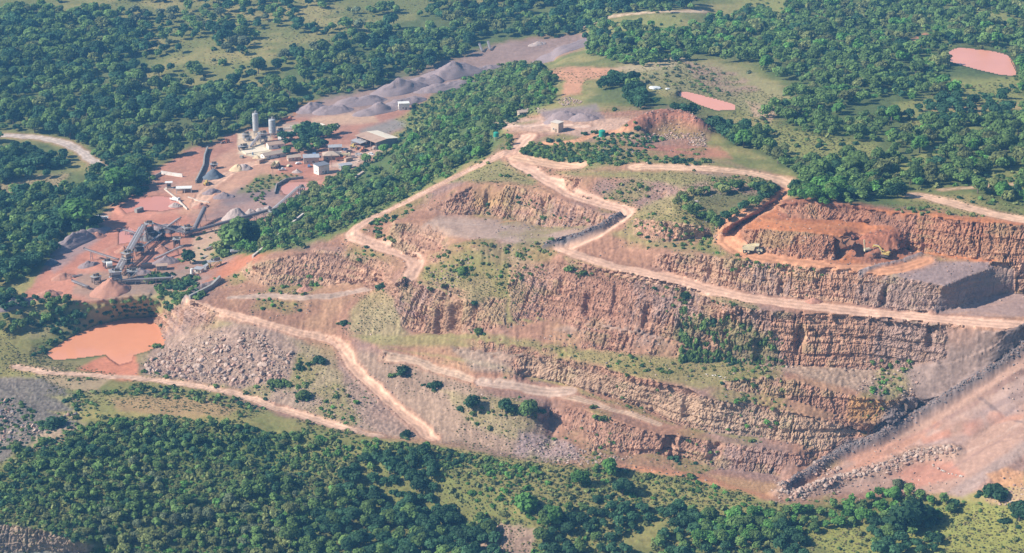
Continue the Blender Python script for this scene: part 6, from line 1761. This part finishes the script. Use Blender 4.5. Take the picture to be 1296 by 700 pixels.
# beams, blocks and scrap laid out in rows in the plant yard
for i, (u, v, rz_, lb) in enumerate(((360, 164, 6, 'stack of pale concrete beams nearest the stouter silo'), (376, 161, 8, 'stack of concrete beams in the middle of the storage yard'), (393, 163, 12, 'cream stack of concrete beams by the clump of trees'), (372, 168, 4, 'low stack of reddish beams in front of the storage yard'))):
    o = thing('beam_stack', u, v, lb, 'beam stack', R(rz_))
    for k in range(3): MB().box((0, -1.4 + k * 1.4, .35), (11, 1.0, .8)).build('beam', M['conc' if i != 3 else 'plaster'], o)
    MB().box((0, -.4, 1.1), (10.5, 1.0, .65)).build('beam', M['conc'], o)
for i, (u, v, rz_, m_, lb) in enumerate(((442, 193, 20, 'steel', 'rusty steel bin in the scrap yard beside the yellow loader'), (454, 197, -30, 'galv', 'pale steel bin at the lower edge of the scrap yard'), (428, 195, 10, 'white', 'white steel bin behind the cream flatbed truck'), (464, 186, 30, 'dark', 'dark steel bin in front of the large shed'))):
    o = thing('scrap_bin', u, v, lb, 'scrap bin', R(rz_))
    w_ = MB()
    for s in (-1, 1): w_.box((0, s * 1.1, .8), (4.4, .15, 1.7)); w_.box((s * 2.2, 0, .8), (.15, 2.1, 1.7))
    w_.box((0, 0, .1), (4.3, 2.1, .14)).build('bin_shell', M[m_], o)
    for x in (-1.2, 0, 1.2): MB().box((x, -1.22, .8), (.16, .12, 1.6)).build('rib', M['steel'], o)

for u, v, L, W, H, rz, mm, lb, sd in ((222, 262, 9, 6, 2.2, 0, 'palegravel', 'tiny pale heap beside the pink mud pool', 51), (254, 262, 12, 8, 3, 20, 'redfines', 'red heap beside the weedy island', 52), (283, 250, 16, 9, 4, 10, 'gravel', 'purple grey heap below the plant road', 53), (268, 244, 14, 9, 3.4, 30, 'gravel', 'dark grey heap at the edge of the plant road', 54),
    (204, 318, 15, 9, 4, 0, 'redfines', 'red heap below the dark transfer tower', 55), (158, 318, 14, 9, 4, 30, 'redfines', 'red heap under the steep twin conveyors', 56), (210, 332, 18, 10, 4, 15, 'gravel', 'grey heap in front of the funnel-shaped crusher', 57), (80, 352, 16, 9, 3.6, 20, 'redfines', 'red heap at the edge of the yard below the grey windrow', 58),
    (120, 300, 15, 9, 3.4, 20, 'redfines', 'red heap between the grey windrow and the mud puddle', 59), (325, 200, 7, 5, 2, 0, 'sand', 'small cream heap on the edge of the pale slab', 60), (376, 218, 8, 6, 2.4, 0, 'palegravel', 'small pale heap on the red patch below the dump truck', 61), (178, 345, 14, 8, 3, 0, 'gravel', 'grey heap under the grey horizontal conveyor', 62),
    (60, 375, 20, 11, 4, 20, 'redfines', 'low red heap above the bank of the orange pond', 63), (470, 172, 22, 10, 3.6, 20, 'gravel', 'flat grey heap on the gravel pad behind the large shed', 64)):
    heap(u, v, L, W, H, R(rz), M[mm], lb, sd)
house('store_shed', 372, 203, 9, 5, 2.8, R(20), 'small tan shed under the clump of trees', M['plaster'], M['tanroof'], 'gable', rise=1.1, wins=1)
house('store_shed', 437, 213, 8, 4.5, 2.6, R(30), 'small shed with pale roof at the foot of the ridge beside the scrap yard', M['block'], M['galv'], 'mono', rise=.8, wins=1)
house('store_shed', 424, 190, 9, 5, 2.8, R(10), 'shed with grey roof between the clump of trees and the scrap yard', M['plaster'], M['greyroof'], 'gable', rise=1.1, wins=1)
house('pump_house', 252, 345, 4.5, 3.5, 2.6, R(-20), 'small pale pump house by the hedge under the crushing plant', M['conc'], M['galv'], 'mono', rise=.5, wins=1)
house('switch_room', 205, 341, 6, 3.5, 2.6, R(10), 'low switch room with rusty roof behind the grey conveyor', M['block'], M['rust'], 'mono', rise=.6, wins=1)
tower('screening_unit', 168, 352, 5, 3.5, 4.5, R(12), 'low grey screening unit on the horizontal conveyor', mat_='galv', clad='galv', levels=1)
tower('screening_unit', 122, 358, 4, 3, 4.0, R(40), 'rusty screening unit left of the red cone heap', mat_='steel', clad='rust', levels=1)
tower('feeder_frame', 205, 302, 3.5, 3, 4.5, R(25), 'dark feeder frame beside the transfer tower', 'feeder', mat_='dark', levels=1)
tower('mixer_frame', 312, 178, 4, 3, 5, R(25), 'grey mixer frame beside the white generator cabin', 'mixer', mat_='galv', clad='galv', levels=2)
tower('mixer_frame', 355, 172, 4, 3, 4.5, R(25), 'rusty mixer frame on the far side of the stouter silo', 'mixer', mat_='steel', clad='rust', levels=1)
conveyor(196, 330, 232, 320, 1.2, 4.5, 1.2, 'thin conveyor in front of the funnel-shaped crusher', 2)
conveyor(176, 322, 205, 306, 2.5, 5.0, 1.2, 'short conveyor from the squat crusher to the transfer tower', 2)
conveyor(262, 317, 305, 300, 1.0, 2.2, 1.2, 'low conveyor in the weedy strip beneath the long one', 3)
car(357, 216, R(10), 'white pickup behind the brown dump truck', 'vwhite', 'pickup', 'pickup_truck', 'pickup')
car(366, 211, R(60), 'pale car between the dump truck and the parked white car', 'dustyellow')
car(262, 234, R(60), 'yellow wheel loader on the plant road beside the blue-grey heap', 'yellow', 'loader', 'wheel_loader', 'loader')
car(452, 183, R(15), 'white truck parked under the open-fronted lean-to', 'vwhite', 'truck', 'flatbed_truck', 'truck')
car(222, 255, R(-35), 'white truck on the gate road beside the pink mud pool', 'vwhite', 'truck', 'flatbed_truck', 'truck')

# small clutter round the plant: each piece stands by itself
cl = np.random.default_rng(77)
def drum_barrel(o, m_): MB().lathe((0, 0, 0), [(.55, -.2), (.55, .5), (.6, .55), (.55, .6), (.55, 1.2), (.6, 1.25), (.55, 1.3), (.55, 1.7)], 14).build('shell', m_, o)
def pallet_stack(o, m_):
    for z in (0, .9):
        b_ = MB()
        for y in (-.8, 0, .8): b_.box((0, y, .12 + z), (2.4, .3, .2))
        b_.box((0, 0, .27 + z), (2.5, 2.1, .1)).build('pallet', M['wood'], o)
        MB().box((0, 0, .62 + z), (2.3, 1.9, .56)).build('load', m_, o)
def container(o, m_):
    MB().box((0, 0, 1.2), (6, 2.4, 2.6)).build('shell', m_, o)
    r_ = MB()
    for k in range(9): r_.box((-2.6 + k * .65, -1.24, 1.2), (.2, .09, 2.3)); r_.box((-2.6 + k * .65, 1.24, 1.2), (.2, .09, 2.3))
    r_.build('rib', m_, o)
    for y in (-.6, .6): MB().box((3.04, y, 1.2), (.08, 1.1, 2.3)).build('door', M['steel'], o)
def pipe_rack(o, m_):
    for k in range(4): MB().tube((-3, -.9 + .6 * k, .35), (3, -.9 + .6 * k, .35), .27, .27, 10).build('pipe', m_, o)
    for x in (-2, 2): MB().box((x, 0, .02), (.2, 2.8, .2)).build('bearer', M['wood'], o)
PIECES = [('container', container, 'shipping container', 'container', [(357, 178, 'white', 'white container by the rusty mixer frame'), (398, 199, 'blue', 'blue container behind the tan office'), (441, 204, 'rust', 'rusty container at the lower edge of the scrap yard'), (330, 206, 'rust', 'rusty container below the long shed'), (176, 268, 'block', 'grey container beside the pink mud pool'), (262, 340, 'galv', 'pale container by the yellowish gantry'), (412, 170, 'white', 'white container behind the clump of trees'), (186, 338, 'rust', 'rusty container under the twin conveyors')]),
 ('pallet_stack', pallet_stack, 'pallet stack', 'pallets', [(368, 176, 'conc', 'pallets of pale blocks near the rusty mixer frame'), (383, 168, 'conc', 'pallets of pale blocks between the beam stacks'), (402, 165, 'block', 'pallets of dark blocks at the end of the beam stacks'), (336, 203, 'sand', 'pallets of cream bags beside the long shed'), (474, 189, 'conc', 'pallets of pale blocks in front of the large shed'), (458, 200, 'brick', 'pallets of brown blocks at the lower edge of the scrap yard'), (306, 200, 'block', 'pallets of dark blocks at the corner of the pale slab')]),
 ('pipe_rack', pipe_rack, 'pipe rack', 'pipes', [(388, 158, 'conc', 'row of pale concrete pipes beyond the beam stacks'), (408, 158, 'conc', 'row of pale concrete pipes near the white pickup'), (447, 200, 'steel', 'row of rusty pipes in the scrap yard'), (215, 350, 'steel', 'row of rusty pipes behind the grey conveyor'), (98, 350, 'steel', 'row of rusty pipes among the scrap by the small low conveyor'), (258, 326, 'conc', 'row of pale pipes beside the weedy strip')]),
 ('oil_drum', drum_barrel, 'oil drum', 'drum', [(436, 191, 'blue', 'blue drum beside the white steel bin'), (451, 190, 'orange', 'orange drum beside the yellow loader'), (466, 199, 'dark', 'dark drum at the open end of the scrap yard'), (320, 196, 'blue', 'blue drum on the edge of the pale slab'), (250, 352, 'dark', 'dark drum by the pale pump unit'), (196, 344, 'orange', 'orange drum below the rusty container')])]
for nm, fn, lab, ct, spots in PIECES:
    for u, v, m_, lb in spots:
        fn(thing(nm, u, v, lb, ct, cl.uniform(0, 3.1)), M[m_])
for u, v, lb in ((300, 160, 'wooden power pole at the wood edge by the taller silo'), (262, 183, 'wooden power pole at the top of the dark block wall'), (346, 230, 'wooden power pole in the weedy strip by the settling pool'), (420, 212, 'wooden power pole beside the tall white house'), (272, 296, 'wooden power pole beside the long low conveyor')):
    o = thing('utility_pole', u, v, lb, 'pole', cl.uniform(0, 3))
    MB().tube((0, 0, -1), (0, 0, 9.5), .17, .11, 8).build('post', M['wood'], o); MB().box((0, 0, 8.8), (1.9, .14, .14)).build('crossarm', M['wood'], o)
# ------------------------------------------------------------------ the air
hz = bpy.data.materials.new('haze'); hz.use_nodes = True
hn = hz.node_tree; hn.nodes.clear()
pv = hn.nodes.new('ShaderNodeVolumePrincipled')
pv.inputs['Color'].default_value = HAZE_COL
pv.inputs['Density'].default_value = HAZE_D
pv.inputs['Anisotropy'].default_value = 0.0
ho = hn.nodes.new('ShaderNodeOutputMaterial'); hn.links.new(pv.outputs[0], ho.inputs['Volume'])
x, y0, y1, z0, z1 = 26000, -400, 52000, -80, 440
hv = [(-x, y0, z0), (x, y0, z0), (x, y1, z0), (-x, y1, z0), (-x, y0, z1), (x, y0, z1), (x, y1, z1), (-x, y1, z1)]
hf = [(0, 3, 2, 1), (4, 5, 6, 7), (0, 1, 5, 4), (1, 2, 6, 5), (2, 3, 7, 6), (3, 0, 4, 7)]
hm = bpy.data.meshes.new('haze'); hm.from_pydata(hv, [], hf); hm.update(); hm.materials.append(hz)
tag(link('haze', hm), kind='stuff')
